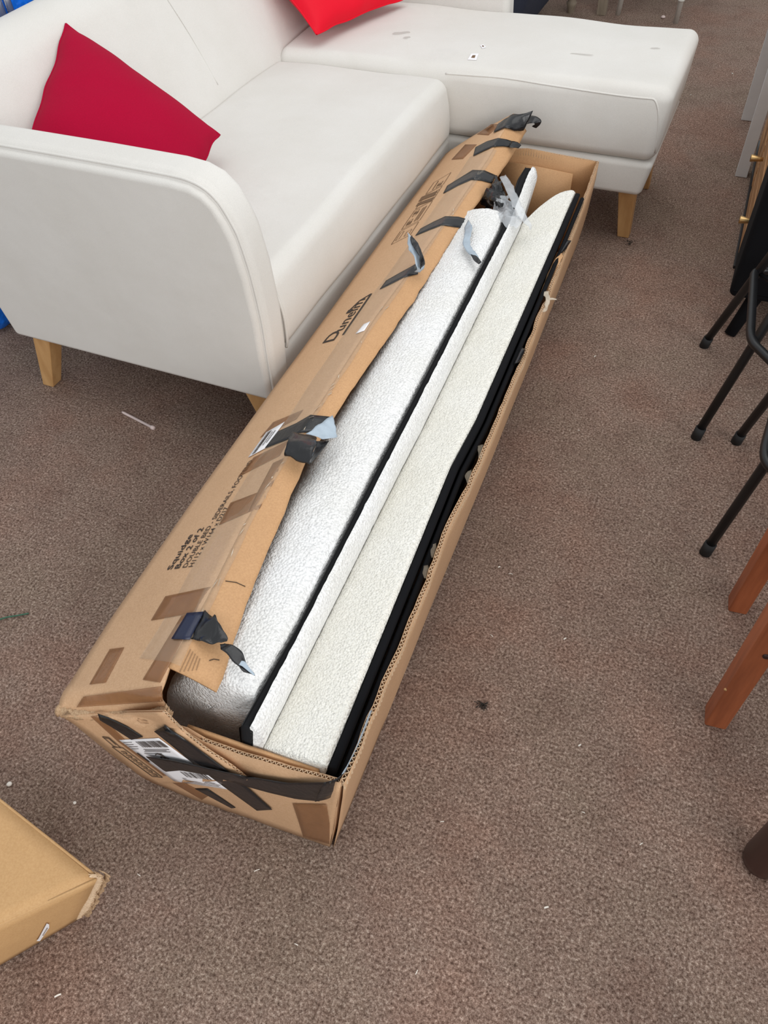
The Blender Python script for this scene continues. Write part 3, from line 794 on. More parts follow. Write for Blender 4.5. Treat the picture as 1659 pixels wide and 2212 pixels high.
# black tape and torn scraps on the right wall
for (px, py, w_, h_) in ((1124, 768, 12, 17), (1222, 531, 9, 13)):
    z_ = rtop(U(px, py, z=.345).y).z
    a, b = (px + 7, py - h_), (px - 7, py + h_)
    ribbon('black_tape', [(a[0] - w_, a[1] - 2, z_ - .012), (a[0] - 3, a[1], z_ + .008), (a[0] + 5, a[1] + 2, z_ + .002)], [(b[0] - w_, b[1] + 2, z_ - .012), (b[0] - 3, b[1], z_ + .008), (b[0] + 5, b[1] - 2, z_ + .002)], 'tape', crumple=.002, label='black tape folded over the torn edge')
ribbon('torn_card_peel', [(1213, 546, .35), (1203, 556, .352), (1190, 578, .345), (1180, 598, .335), (1176, 612, .325)], [(1217, 552, .345), (1212, 562, .348), (1203, 582, .338), (1192, 606, .325), (1180, 620, .318)], 'card_in', crumple=.002, thick=.002)
ribbon('tape_scrap', [(1176, 632, .35), (1178, 645, .352), (1176, 660, .35), (1170, 676, .345)], [(1184, 630, .35), (1188, 645, .352), (1186, 660, .348), (1178, 672, .345)], 'tape_scrap', crumple=.006, seed=5)
ribbon('tape_scrap', [(1184, 644, .348), (1196, 645, .346), (1203, 646, .345)], [(1184, 650, .347), (1194, 649, .345), (1202, 648, .344)], 'tape_scrap', crumple=.003, seed=7)
for py in (975, 1030, 1190, 1235):
    px = interp(py, [(900, 1075), (1050, 1008), (1130, 966), (1240, 922)]); z_ = .362
    ribbon('tape_scrap', [(px - 8, py - 14, z_ + .006), (px - 10, py, z_ + .012), (px - 9, py + 14, z_ + .006)], [(px + 2, py - 16, z_), (px, py, z_), (px - 2, py + 16, z_)], 'tape_clear', crumple=.004, seed=py)

# printing on the lid
def text_mesh(s, bold=0.0):
    cu = bpy.data.curves.new('lettering', 'FONT'); cu.body = s; cu.offset = bold; cu.resolution_u = 3
    o = bpy.data.objects.new('lettering', cu); COL.objects.link(o)
    dg = bpy.context.evaluated_depsgraph_get(); me = o.evaluated_get(dg).to_mesh()
    vs = [tuple(v.co) for v in me.vertices]; fs = [tuple(p.vertices) for p in me.polygons]
    o.evaluated_get(dg).to_mesh_clear(); bpy.data.objects.remove(o); bpy.data.curves.remove(cu)
    return vs, fs
def lid_at(x, y):
    a, b = tl(y), fold(y); u = (x - a.x) / (b.x - a.x)
    return Vector((x, y, a.z + (b.z - a.z) * u + .006 * math.sin(math.pi * max(0, min(1, u))) + .0013 + .0025 * nz(a.lerp(b, u), 6, 1) * math.sin(math.pi * max(0, min(1, u)))))
def lid_text(s, p0, p1, cap, bold=0.0, mat='print'):
    a, _ = cast(p0[0], p0[1], top); b, _ = cast(p1[0], p1[1], top)
    vs, fs = text_mesh(s, bold); x0 = min(v[0] for v in vs); x1 = max(v[0] for v in vs)
    d = (b - a); d.z = 0; ln = d.length; d.normalize(); up = Vector((-d.y, d.x, 0))
    out = []
    for v in vs:
        q = a + d * ((v[0] - x0) / (x1 - x0) * ln) + up * (v[1] / .69 * cap)
        out.append(lid_at(q.x, q.y))
    return mesh_obj('printed_text', out, fs, M[mat], lid, False)
s_, e_ = cast(403, 1226, top)[0], cast(547, 994, top)[0]
dd = e_ - s_; dd.z = 0; full_len = dd.length; dd.normalize(); uu = Vector((-dd.y, dd.x, 0))
def line_text(s, off, ln, cap, bold):
    vs, fs = text_mesh(s, bold); x0 = min(v[0] for v in vs); x1 = max(v[0] for v in vs); out = []
    for v in vs:
        q = s_ + uu * off + dd * ((v[0] - x0) / (x1 - x0) * ln) + uu * (v[1] / .69 * cap); out.append(lid_at(q.x, q.y))
    return mesh_obj('printed_text', out, fs, M['print'], lid, False)
seg = lambda a, b: (cast(*a, top)[0] - cast(*b, top)[0]).length
line_text('Squidge', .0375, seg((374, 1232), (427, 1155)), .0125, .014)
line_text('Box 2 of 2', .0180, seg((388, 1230), (448, 1141)), .0125, .014)
line_text('DOUBLE BED - SIDERAILS, FOOTEND', 0, full_len, .0105, .003)
line_text('H112 x W164 x D217', -.0145, seg((414, 1222), (494, 1093)), .0105, .003)
a_, _ = cast(722, 738, top); b_, _ = cast(802, 640, top)
lid_text('D', (721, 736), (739, 713), .034, .008); lid_text('unelm', (741, 713), (790, 645), .027, .004)
def lid_line(mb, pts, w):
    P_ = [cast(a, b, top)[0] for a, b in pts]
    for p, q in zip(P_[:-1], P_[1:]):
        d = (q - p); d.z = 0; d.normalize(); s = Vector((-d.y, d.x, 0)) * w / 2; n_ = max(1, int((q - p).length / .03))
        for i in range(n_):
            e, f_ = p.lerp(q, i / n_), p.lerp(q, (i + 1) / n_)
            mb.add([lid_at(*(e + s)[:2]), lid_at(*(f_ + s)[:2]), lid_at(*(f_ - s)[:2]), lid_at(*(e - s)[:2])], [(0, 1, 2, 3)])
mb = MB()
lid_line(mb, [(741, 724), (802, 635)], .006); lid_line(mb, [(802, 635), (777, 650), (755, 671)], .0045); lid_line(mb, [(758, 669), (752, 677)], .014)
mb.build('printed_logo', M['print'], lid, False)
# panel of handling symbols
mb = MB()
g = lambda u, v: tuple(Vector((845, 529)).lerp(Vector((937, 395)), u).lerp(Vector((888, 507)).lerp(Vector((976, 372)), u), v))
for (u0, u1, v1) in ((0, .21, .95), (.24, .55, .95), (.57, .79, .95), (.81, 1.0, .95)):
    lid_line(mb, [g(u0, 0), g(u1, 0), g(u1, v1), g(u0, v1), g(u0, 0)], .0018)
for (u0, u1, v0, v1) in ((.04, .17, .12, .30), (.04, .12, .55, .8), (.27, .36, .15, .35), (.28, .5, .55, .62), (.28, .5, .7, .76), (.42, .52, .15, .35), (.83, .97, .3, .34), (.83, .9, .5, .75)):
    lid_line(mb, [g(u0, v0), g(u1, v0), g(u1, v1), g(u0, v1), g(u0, v0)], .0015)
for (u0, u1, v) in ((.60, .66, .36), (.69, .77, .30), (.285, .33, .25), (.455, .49, .25), (.85, .88, .62)):
    lid_line(mb, [g(u0, v), g(u1, v)], .05 if .57 < u0 < .8 else .014)
for k in range(4): lid_line(mb, [g(.62 + .04 * k, .72), g(.62 + .04 * k, .9)], .003)
mb.build('printed_symbols', M['print_soft'], lid, False)
# stickers on the lid
def sticker(name, quad, mat='paper', lift=.002):
    Q = [Vector((a, b, 0)) for a, b in quad]
    rows = [[spot(tuple(Q[0].lerp(Q[1], u / 4).lerp(Q[3].lerp(Q[2], u / 4), v / 3))[:2], lift, top) for u in range(5)] for v in range(4)]
    o = MB().grid(rows).build(name, M[mat], box); mod_solid(o, .0005); return o, Q
st, Q = sticker('white_sticker', [(768, 721), (786, 700), (800, 694), (787, 714)])
st, Q = sticker('product_label', [(536, 988), (575, 934), (615, 911), (573, 968)])
mb = MB()
def sq(u0, u1, v0, v1):
    vs = []
    for (u, v) in ((u0, v0), (u1, v0), (u1, v1), (u0, v1)):
        q = Q[0].lerp(Q[1], u).lerp(Q[3].lerp(Q[2], u), v); vs.append(spot((q.x, q.y), .0034, top))
    mb.add(vs, [(0, 1, 2, 3)])
rnd = random.Random(4); u = .06
while u < .93:
    w_ = rnd.uniform(.03, .07); sq(u, u + w_, .14, .36); u += w_ + .02
for k in range(9): sq(.30 + k * .06, .335 + k * .06, .48, .56); 
for k in range(8): sq(.33 + k * .06, .37 + k * .06, .66, .74)
tag(mb.build('label_print', M['print'], st, False), kind='stuff')
# smudged old print on the strip flap and small tears
mb = MB()
for k in range(5):
    a = [spot((388 + k * 9, 1452 - k * 1), .0018, [STRIP]), spot((412 + k * 5, 1402 + k * 5), .0018, [STRIP])]
    if a[0] and a[1]:
        d = (a[1] - a[0]).normalized().cross(Vector((0, 0, 1))) * .0012
        mb.add([a[0] - d, a[1] - d, a[1] + d, a[0] + d], [(0, 1, 2, 3)])
if mb.v: mb.build('smudged_print', M['smudge'], strip, False)
def tear(pts, w=.0013):
    P_ = [spot(p, .0012, [STRIP]) for p in pts]; P_ = [p for p in P_ if p]
    if len(P_) > 1: MB().tube(P_, w * .5, 5).build('tear', M['print'], strip)
tear([(487, 1255), (510, 1258), (530, 1267), (553, 1268)]); tear([(452, 1427), (462, 1424), (474, 1426)])

# ------------------------------------------------------------------ upholstered bed rails inside the box
ZB, ZW, ZC = .392, .372, .366
Lb = [U(a, b, z=ZB) for a, b in ((512, 1575), (642, 1350), (818, 1000), (871, 900), (1080, 495), (1118, 383))]
Mb_ = [U(a, b, z=ZB) for a, b in ((530, 1594), (656, 1352), (837, 1000), (888, 900), (1098, 489), (1140, 379))]
Wb = [U(a, b, z=ZW) for a, b in ((556, 1613), (677, 1372), (864, 1000), (916, 900), (1128, 470), (1153, 394))]
Cr = [U(a, b, z=ZC) for a, b in ((706, 1655), (770, 1500), (975, 1000), (1029, 900), (1205, 500), (1246, 404))]
sh = lambda z: .24 * max(0, .33 - z)          # the whole stack leans with the box, feet to the left
line = lambda pts: (lambda y: float(np.interp(y, [p.y for p in pts], [p.x for p in pts])))
xL, xM, xW, xC = line(Lb), line(Mb_), line(Wb), line(Cr)
def lump(p, amp, s, seed): return .85 * amp * (nz(p, s, seed) + .6 * nz(p, s * 2.1, seed + 4))
g3 = 'upholstered bed rails in the long box'
# second rail: black lined back upwards, white boucle wrapped over its right edge
r2 = thing('bed_rail', (-.48, 1.3, .012), 'narrow bed rail with black lining strip beside white boucle, middle of the three', 'bed rail', g3)
ys = [.362 + (2.21 - .362) * i / 160 for i in range(161)]
rows = []; rl = []
for y in ys:
    a, b, c = xL(y) + .001, xM(y), xW(y)
    rl.append([Vector((a, y, .02)), Vector((a, y, ZB - .006)), Vector((a + .003, y, ZB - .001)), Vector((a + (b - a) * .5, y, ZB)), Vector((b - .002, y, ZB)), Vector((b + .004, y, ZB - .006)), Vector((b + .004, y, .02))])
    r = []
    for t in range(13):
        th = t / 12 * math.pi * .5
        p = Vector((b + .001 + (c - b - .001) * math.sin(th), y, ZW - .012 + (ZB + .006 - ZW + .012) * math.cos(th)))
        p += Vector((lump(p, .0012, 90, 2), 0, lump(p, .0016, 90, 5)))
        r.append(p)
    r.append(Vector((c, y, .2))); r.append(Vector((c, y, .02)))
    rows.append(r)
def capped(rows_, name, mat, parent):
    rows_ = [[Vector((p.x - sh(p.z), p.y, p.z)) for p in r] for r in rows_]
    n_ = len(rows_[0]); mb = MB().grid(rows_); mb.f.append(tuple(range(n_))); mb.f.append(tuple((len(rows_) - 1) * n_ + i for i in range(n_))[::-1])
    return mb.build(name, mat, parent)
capped(rl, 'lining', M['blackcloth'], r2)
capped(rows, 'boucle_cover', M['bouc_w'], r2)
MB().tube([(xL(y) + (xM(y) - xL(y)) * .22, y, ZB + .0006) for y in ys[::4]], .0009, 6).build('stitching', M['rubber'], r2)
# first rail: rounded white boucle, partly under the flap
r1 = thing('bed_rail', (-.56, 1.1, .012), 'rounded white boucle bed rail lying partly under the cardboard strip flap', 'bed rail', g3)
prof = [(0, .02), (0, .30), (-.001, .384), (-.006, .396), (-.016, .402), (-.03, .405), (-.055, .404), (-.09, .396), (-.125, .377), (-.155, .346), (-.18, .30), (-.195, .24), (-.197, .12), (-.197, .02)]
pp = catmull([(a, b, 0) for a, b in prof], 44)
rows = []; ny = 300
for i in range(ny + 1):
    y = .412 + (1.945 - .412) * i / ny
    e = min(y - .412, 1.945 - y); k = 1 - .022 * max(0, 1 - e / .022) ** 2
    sc = 1 - .05 * max(0, (y - .9) / 1.1)
    r = []
    for j, q in enumerate(pp):
        p = Vector((xL(y) - .004 + q.x * sc * k, y, .02 + (q.y - .02) * (1 - (1 - k) * 1.6)))
        d = lump(p, .0024, 80, 9)
        p += Vector((-d * .5 if j > 12 else 0, 0, d))
        if 2 < q.y * 10 and j < 14: p.x += .0022 * nz((y, 0, 0), 130, 6) + .001
        r.append(p)
    rows.append(r)
mb = MB()
def endcap(r, sgn, ypos):
    cen = sum(r, Vector()) / len(r); rr = [r]
    for t in (.85, .6, .3, .08, 0):
        rr.append([cen + (p - cen) * t + Vector((0, sgn * .010 * (1 - t * t) + lump(p * (1 + t), .0035, 80, 3), 0)) for p in r])
    return rr
full = endcap(rows[0], -1, 0)[::-1] + rows[1:-1] + endcap(rows[-1], 1, 0)
full = endcap(rows[0], -1, 0)[::-1][:-1] + rows + endcap(rows[-1], 1, 0)[1:]
lw = lambda p: lbot(p.y).lerp(tl(p.y), min(1, p.z / .31)).x + .012
mb.grid([[Vector((max(p.x - sh(p.z), lw(p)), p.y, p.z)) for p in r] for r in full], close=True).build('boucle_cover', M['bouc_w'], r1)
mod_solid(MB().grid([[(-.53, .402, .05), (-.47, .398, .05)], [(-.515, .396, .20), (-.455, .392, .24)], [(-.498, .392, .285), (-.452, .388, .355)]]).build('lining', M['blackcloth'], r1), .003)
# third rail: broad cream face, black ribbed side towards the right wall
r3 = thing('bed_rail', (-.39, 1.25, .012), 'broad cream boucle bed rail with black side along the right wall', 'bed rail', g3)
rows = []; ny, nv = 300, 22
for i in range(ny + 1):
    t = i / ny; r = []
    for k in range(nv + 1):
        v = k / nv
        yend = 2.02 + .17 * math.sin(min(1, v * 1.05) * math.pi / 2)
        y = .362 + (yend - .362) * t
        x0, x1 = xW(y) - .004, xC(y); 
        p = Vector((x0 + (x1 - x0) * v, y, ZC - .034 * (1 - v) ** 1.6 - .006 * max(0, v - .94) / .06 - .02 * max(0, (y - yend + .02) / .02) ** 2))
        p += Vector((0, 0, lump(p, .0013, 100, 12)))
        r.append(p)
    lo = [Vector((r[-1].x, r[-1].y, .02))]; hi = [Vector((r[0].x, r[0].y, .02))]
    rows.append(hi + r + lo)
capped(rows, 'boucle_cover', M['bouc_c'], r3)
for (o0, o1, zt) in ((.0015, .0165, ZC - .004), (.0185, .030, ZC - .014)):
    rr = []
    for i in range(61):
        y = .365 + 1.80 * i / 60; x = xC(y)
        rr.append([Vector((x + o0, y, .02)), Vector((x + o0, y, zt - .004)), Vector((x + o0 + .003, y, zt)), Vector((x + o1 - .003, y, zt)), Vector((x + o1, y, zt - .004)), Vector((x + o1 - .004, y, .02))])
    capped(rr, 'black_side', M['blackvelvet'], r3)

# ------------------------------------------------------------------ plastic bag wad at the far end
def wad(name, poly, zc, mat, label, cat, amp, seed, sub=26, dome=.03):
    c = sum((Vector(p) for p in poly), Vector((0, 0))) / len(poly)
    rows = []; n_ = 40
    edge = [Vector((p.x, p.y, 0)) for p in catmull([(a, b, 0) for a, b in poly + poly[:1]], n_)][:-1]
    for k in range(sub + 1):
        t = k / sub; r = []
        for q in edge:
            a = Vector((c.x, c.y, 0)).lerp(q, t); p = U(a.x, a.y, z=zc + dome * (1 - t * t))
            p += Vector((nz(p, 38, seed), nz(p, 38, seed + 3), abs(nz(p, 30, seed + 6)) * 1.4 + .5 * nz(p, 80, seed + 8))) * amp
            r.append(p)
        rows.append(r)
    o = MB().grid(rows, close=True).build(name, M[mat], None, False); mod_solid(o, .0006)
    rehome(o, sum((Vector(v.co) for v in o.data.vertices), Vector()) / len(o.data.vertices))
    return tag(o, label, cat)
wad('plastic_bag', [(1062, 430), (1090, 428), (1108, 450), (1128, 478), (1130, 492), (1100, 494), (1082, 480), (1070, 458)], .392, 'plastic', 'crumpled clear plastic bag on the rails at the far end of the long box', 'plastic bag', .013, 3.0, 26, .012)
o = ribbon('plastic_strip', [(1080, 385, .43), (1092, 410, .435), (1106, 440, .43), (1122, 470, .42), (1145, 495, .40)], [(1093, 377, .43), (1108, 402, .435), (1122, 432, .43), (1136, 462, .42), (1150, 490, .40)], 'plastic', crumple=.005, seed=30, nc=6, n=20, parent=box)
o.parent = None; o.location = box.location; ORG[o.name] = Vector(box.location); tag(o, 'folded strip of clear plastic sticking up beside the crumpled bag', 'plastic strip')
o = ribbon('black_plastic_wrap', [(1035, 440, .36), (1052, 415, .40), (1075, 398, .405), (1090, 410, .395)], [(1062, 452, .375), (1078, 446, .41), (1088, 446, .405), (1093, 440, .395)], 'black_plastic', crumple=.012, seed=33, nc=10, n=22, parent=box)
o.parent = None; o.location = box.location; ORG[o.name] = Vector(box.location); tag(o, 'crumpled black plastic wrapping under the clear bag', 'plastic wrapping')

# ------------------------------------------------------------------ second cardboard box, lower left
A_, B_, D_ = U(208, 1899, z=.2), U(0, 1995, z=.2), U(0, 1730, z=.2)
A2, B2 = U(168, 1984, z=.003), U(0, 2083, z=.003)
Bx = A_ + (B_ - A_) * 2.6; Dx = A_ + (D_ - A_) * 1.5; B2x = A2 + (B2 - A2) * 2.6
Cx = Bx + (Dx - A_) * .7; D2x = Vector((Dx.x - .02, Dx.y - .02, .003)); C2x = Vector((Cx.x, Cx.y, .003))
sb = thing('cardboard_box', (-.95, .02, 0), 'plain tan cardboard box with crushed corner at the lower left edge', 'box')
def gridq(a, b, c, d, nu, nv, bulge=Vector(), amp=.003, seed=1):
    return [[a.lerp(b, i / nu).lerp(d.lerp(c, i / nu), k / nv) + bulge * math.sin(math.pi * i / nu) * math.sin(math.pi * k / nv) + Vector((0, 0, amp * nz(a.lerp(b, i / nu).lerp(d.lerp(c, i / nu), k / nv), 9, seed))) for i in range(nu + 1)] for k in range(nv + 1)]
tp = MB().grid(gridq(A_, Bx, Cx, Dx, 14, 14, Vector((0, 0, .006)))).build('top', M['card2'], sb); mod_solid(tp, .004, -1)
A2b = A2 + (B2x - A2) * 0.0
side = MB().grid(gridq(A_, Bx, B2x, A2, 14, 8, Vector((.004, -.004, 0)), .001)).build('side_wall', M['card2'], sb); mod_solid(side, .004)
endw = MB().grid(gridq(A_ + Vector((-.004, .004, 0)), Dx, D2x, A2 + Vector((-.004, .006, 0)), 14, 8)).build('end_wall', M['card2'], sb); mod_solid(endw, .004)
mod_solid(MB().grid(gridq(Bx, Cx, C2x, B2x, 6, 4)).build('side_wall', M['card2'], sb), .004)
mod_solid(MB().grid(gridq(Cx, Dx, D2x, C2x, 6, 4)).build('end_wall', M['card2'], sb), .004)
for o in (tp, side): register(o)
SBN = [tp.name, side.name]
ed = catmull([U(206, 1890, z=.202), U(220, 1900, z=.19), U(206, 1930, z=.13), U(192, 1960, z=.07), U(172, 1984, z=.012)], 40)
for k_, off in ((0, Vector((0, 0, 0))), (1, Vector((.006, .004, 0)))):
    rr = [[p + off + Vector((lump(p, .004, 70, k_), lump(p, .004, 70, k_ + 3), 0)) * t + RIGHT * (.004 * t + .006 * t * nz(p, 90, 5 + k_)) + Vector((-.006, .004, 0)) * (1 - t) for t in (0, .4, 1)] for p in ed]
    mod_solid(MB().grid(rr).build('torn_edge', M['torn'], sb), .0016)
flute('corrugation', ed, (.7, .7, 0), RIGHT, .009, .012, sb)
lt = [(82, 2024), (100, 1991), (105, 1993), (105, 2000), (85, 2029), (78, 2029)]
vs = [ (lambda h: h[0] + h[1] * .003)(cast(a, b, SBN)) for a, b in lt]
st2 = mesh_obj('price_sticker', vs, [tuple(range(6))], M['paper'], sb, False); mod_solid(st2, .0005)
n_ = cast(92, 2010, SBN)[1]; mb = MB()
for k in range(6):
    q = Vector((91, 2016)).lerp(Vector((101, 1999)), k / 6); p = cast(q.x, q.y, SBN)[0] + n_ * .0042
    mb.add([p, p + Vector((.0022, .0015, .001)), p + Vector((.0022, .0015, .004)), p + Vector((0, 0, .003))], [(0, 1, 2, 3)])
mb.build('print', M['print_soft'], st2, False)

# ------------------------------------------------------------------ bits on the carpet
a, b = U(264, 890, z=.004), U(334, 926, z=.004)
dw = MB().tube([a, a.lerp(b, .06), a.lerp(b, .9), a.lerp(b, .91), a.lerp(b, .97), b], [.003, .004, .004, .0065, .0065, .005], 10).build('plastic_peg', M['dowel'])
rehome(dw, a.lerp(b, .5) - Vector((0, 0, .004))); tag(dw, 'pinkish white plastic peg on the carpet in front of the sofa arm', 'peg')
tw = MB().tube(catmull([U(-12, 1342, z=.003), U(12, 1334, z=.004), U(35, 1330, z=.005), U(62, 1325, z=.003)], 16), .0018, 7).build('green_twig', M['green'])
rehome(tw, U(30, 1332, z=0)); tag(tw, 'thin green twig on the carpet at the left edge', 'twig')
def crumb(name, px, py, r, mat, label, cat, group=None, seed=1, flat=.6):
    p = U(px, py, z=0); vs = []; n1, n2_ = 5, 8; rows = []
    for i in range(n1 + 1):
        th = math.pi * i / n1
        rows.append([p + Vector((r * math.sin(th) * math.cos(2 * math.pi * k / n2_), r * math.sin(th) * math.sin(2 * math.pi * k / n2_), r * flat * (1 + math.cos(th)))) * 1 + Vector((1, 1, .4)) * (.25 * r * nz((i, k, px), .8, seed) if 0 < i < n1 else 0) for k in range(n2_)])
    o = MB().grid(rows, close=True).build(name, M[mat]); lo = min(v.co.z for v in o.data.vertices)
    o.data.transform(Matrix.Translation((0, 0, -lo))); rehome(o, p); return tag(o, label, cat, group)
crumb('foam_pellet', 22, 1695, .0055, 'crumb', 'largest white foam pellet on the carpet above the plain tan box', 'pellet', seed=3)
crumb('foam_pellet', 162, 1735, .0035, 'crumb', 'small white foam pellet between the two cardboard boxes', 'pellet', seed=5)
crumb('pebble', 1432, 40, .012, 'dowel', 'small pale pebble on the carpet by the white cane legs', 'pebble', seed=8)
fz = MB()
for k in range(26):
    p = U(1040 + random.uniform(-10, 10), 1526 + random.uniform(-7, 5), z=.002); q = p + Vector((random.uniform(-.01, .01), random.uniform(-.006, .006), random.uniform(0, .004)))
    fz.tube(catmull([p, p.lerp(q, .5) + Vector((.002, .001, .003)), q], 6), .0008, 5)
fo = fz.build('dark_fluff', M['fluff']); rehome(fo, U(1040, 1526, z=0)); tag(fo, 'tuft of dark fluff on the open carpet right of the long box', 'fluff')
fz = MB()
for k in range(14):
    p = U(1360 + random.uniform(-10, 10), 525 + random.uniform(-5, 5), z=.0015); q = p + Vector((random.uniform(-.012, .012), random.uniform(-.006, .006), .001))
    fz.tube([p, p.lerp(q, .5) + Vector((.001, .001, .002)), q], .0008, 5)
fo = fz.build('dark_fluff', M['fluff']); rehome(fo, U(1360, 525, z=0)); tag(fo, 'dark fluff beside the foot of the chaise leg', 'fluff')
for i, (px, py) in enumerate(((1582, 159), (1492, 205), (1320, 395), (1285, 770), (1250, 930), (1515, 905), (1078, 1225), (1103, 1240), (1062, 1373), (1252, 1610), (1385, 1823), (955, 1775), (125, 2150), (300, 1890), (555, 1880), (1220, 1380), (640, 2040), (900, 2100), (1180, 1960), (1260, 1755))):
    a = U(px, py, z=.0015); an = random.uniform(0, 3.1); ln = random.uniform(.004, .011)
    d = Vector((math.cos(an), math.sin(an), 0)) * ln
    o = MB().tube(catmull([a - d / 2, a + Vector((0, 0, .0015)), a + d / 2], 6), .0008 if i % 3 else .0016, 6).build('lint_fleck', M['crumb'])
    rehome(o, (a.x, a.y, 0)); tag(o, 'tiny pale lint fleck on the brown carpet', 'lint', 'lint flecks on the carpet')

# ------------------------------------------------------------------ black bar stools, right edge
def stool(feet, top_c, top_r, zr, label):
    base = Vector((top_c[0], top_c[1], 0))
    t = thing('bar_stool', base, label, 'stool', 'black metal bar stools at the right edge')
    tops = []
    ring = []
    for f_ in feet:
        f_ = Vector((f_[0], f_[1], .012)); d = (Vector((top_c[0], top_c[1], 0)) - Vector((f_.x, f_.y, 0)))
        tp_ = Vector((top_c[0], top_c[1], .66)) - d.normalized() * top_r * .75
        lg = MB().tube([f_, f_.lerp(tp_, .5), tp_], .0115, 12).build('leg', M['blackmetal'], t)
        MB().tube([Vector((f_.x, f_.y, 0)), f_ + (tp_ - f_).normalized() * .024], .0140, 12).build('rubber_foot', M['rubber'], lg)
        k = zr / .66; ring.append(f_.lerp(tp_, k))
    b0 = ring[1]; ring = [ring[0] + Vector((.106, -.138, 0))] + ring
    MB().tube([b0, b0 + Vector((.115, -.11, .0)), ring[-1]], .006, 10).build('brace', M['blackmetal'], t)
    pts = []; m_ = len(ring); cen = sum(ring, Vector()) / m_
    for i in range(m_):
        a, b, c = ring[i - 1], ring[i], ring[(i + 1) % m_]; out = (b - cen).normalized() * .018
        a1, c1_ = b.lerp(a, .13), b.lerp(c, .13)
        for s in range(7):
            u = s / 6; pts.append((a1 * (1 - u) ** 2 + b * 2 * u * (1 - u) + c1_ * u * u) + out)
    pts.append(pts[0]); MB().tube(pts, .011, 12, False).build('foot_ring', M['blackmetal'], t)
    rows = []
    for (r_, z_) in ((.0, .655), (top_r * .9, .655), (top_r, .665), (top_r, .69), (top_r * .93, .70), (0.0, .705)):
        rows.append([Vector((top_c[0] + r_ * math.cos(2 * math.pi * k / 32), top_c[1] + r_ * math.sin(2 * math.pi * k / 32), z_)) for k in range(32)])
    MB().grid(rows, close=True).build('seat', M['blackvelvet'], t)
    return t
stool([(.124, 1.669), (.086, 2.073), (.50, 2.10), (.53, 1.69)], (.335, 1.90), .15, .29, 'black tube bar stool farther back, in front of the black armchair')
stool([(.204, 1.284), (.225, 1.689), (.60, 1.70), (.58, 1.29)], (.392, 1.485), .15, .29, 'black tube bar stool nearer the camera, beside the red-brown chair')

# ------------------------------------------------------------------ red-brown wooden chair, right edge
wc = thing('wooden_chair', (.48, 1.0, 0), 'red-brown wooden chair with square legs at the right edge', 'chair')
def sqleg(x, y, w, d, z1, lean=(0, 0), rot=0.25, mat='mahogany', parent=None, name='leg'):
    def c(z, k):
        out = []
        for (a, b) in ((-w / 2, -d / 2), (w / 2, -d / 2), (w / 2, d / 2), (-w / 2, d / 2)):
            out.append((x + lean[0] * z + a * math.cos(rot) - b * math.sin(rot), y + lean[1] * z + a * math.sin(rot) + b * math.cos(rot), z))
        return out
    return mod_bevel(MB().hexa(c(0, 1), c(z1, 1)).build(name, M[mat], parent, False), .004, 2)
w1, w2 = U(1572, 1316, z=0), U(1522, 1562, z=0)
sqleg(w2.x + .018, w2.y + .02, .042, .046, .44, (0.0, 0.0), .1, parent=wc)
sqleg(w1.x + .018, w1.y + .018, .040, .044, .44, (.02, -.01), .1, parent=wc)
sqleg(.68, .87, .04, .044, .44, (0, 0), .1, parent=wc); sqleg(.68, 1.17, .04, .044, .44, (0, 0), .1, parent=wc)
mod_bevel(MB().box(.30, .66, .842, .872, .36, .43).build('apron', M['mahogany'], wc, False), .003, 2)
mod_bevel(MB().box(.30, .66, 1.155, 1.18, .36, .43).build('apron', M['mahogany'], wc, False), .003, 2)
mod_bevel(MB().box(.297, .695, .835, 1.195, .44, .465).build('seat', M['mahogany'], wc, False), .008, 3)
for y_ in (.865, 1.175): sqleg(.685, y_, .036, .036, .92, (.04, 0), .0, parent=wc, name='back_post')
mod_bevel(MB().box(.69, .72, .88, 1.16, .72, .88).build('back_rail', M['mahogany'], wc, False), .006, 2)
hp = U(1655, 1418, y=w2.y - .003)
MB().tube([hp + Vector((0, -.002, 0)), hp + Vector((0, .004, 0))], .006, 12).build('dowel_hole', M['darkwood'], wc)
p = U(1567, 1491, y=w2.y - .004); MB().tube([p, p + Vector((0, .003, 0))], .003, 10).build('screw_plug', M['beech'], wc)
# dark table at the lower right edge
dt = thing('dark_table', (.62, .42, 0), 'dark brown wooden table, one turned foot showing at the lower right edge', 'table')
for (x, y) in ((.396, .612), (.396, .20), (.95, .612), (.95, .20)):
    rows = []
    for (z_, r_) in ((0, .018), (.001, .026), (.010, .032), (.03, .034), (.2, .036), (.5, .037), (.70, .038)):
        rows.append([Vector((x + r_ * math.cos(2 * math.pi * k / 20), y + r_ * math.sin(2 * math.pi * k / 20), z_)) for k in range(20)])
    mb = MB().grid(rows, close=True); mb.f.append(tuple(range(20))); mb.build('leg', M['darkwood'], dt)
mod_bevel(MB().box(.50, 1.1, .14, .66, .70, .735).build('tabletop', M['darkwood'], dt, False), .006, 2)
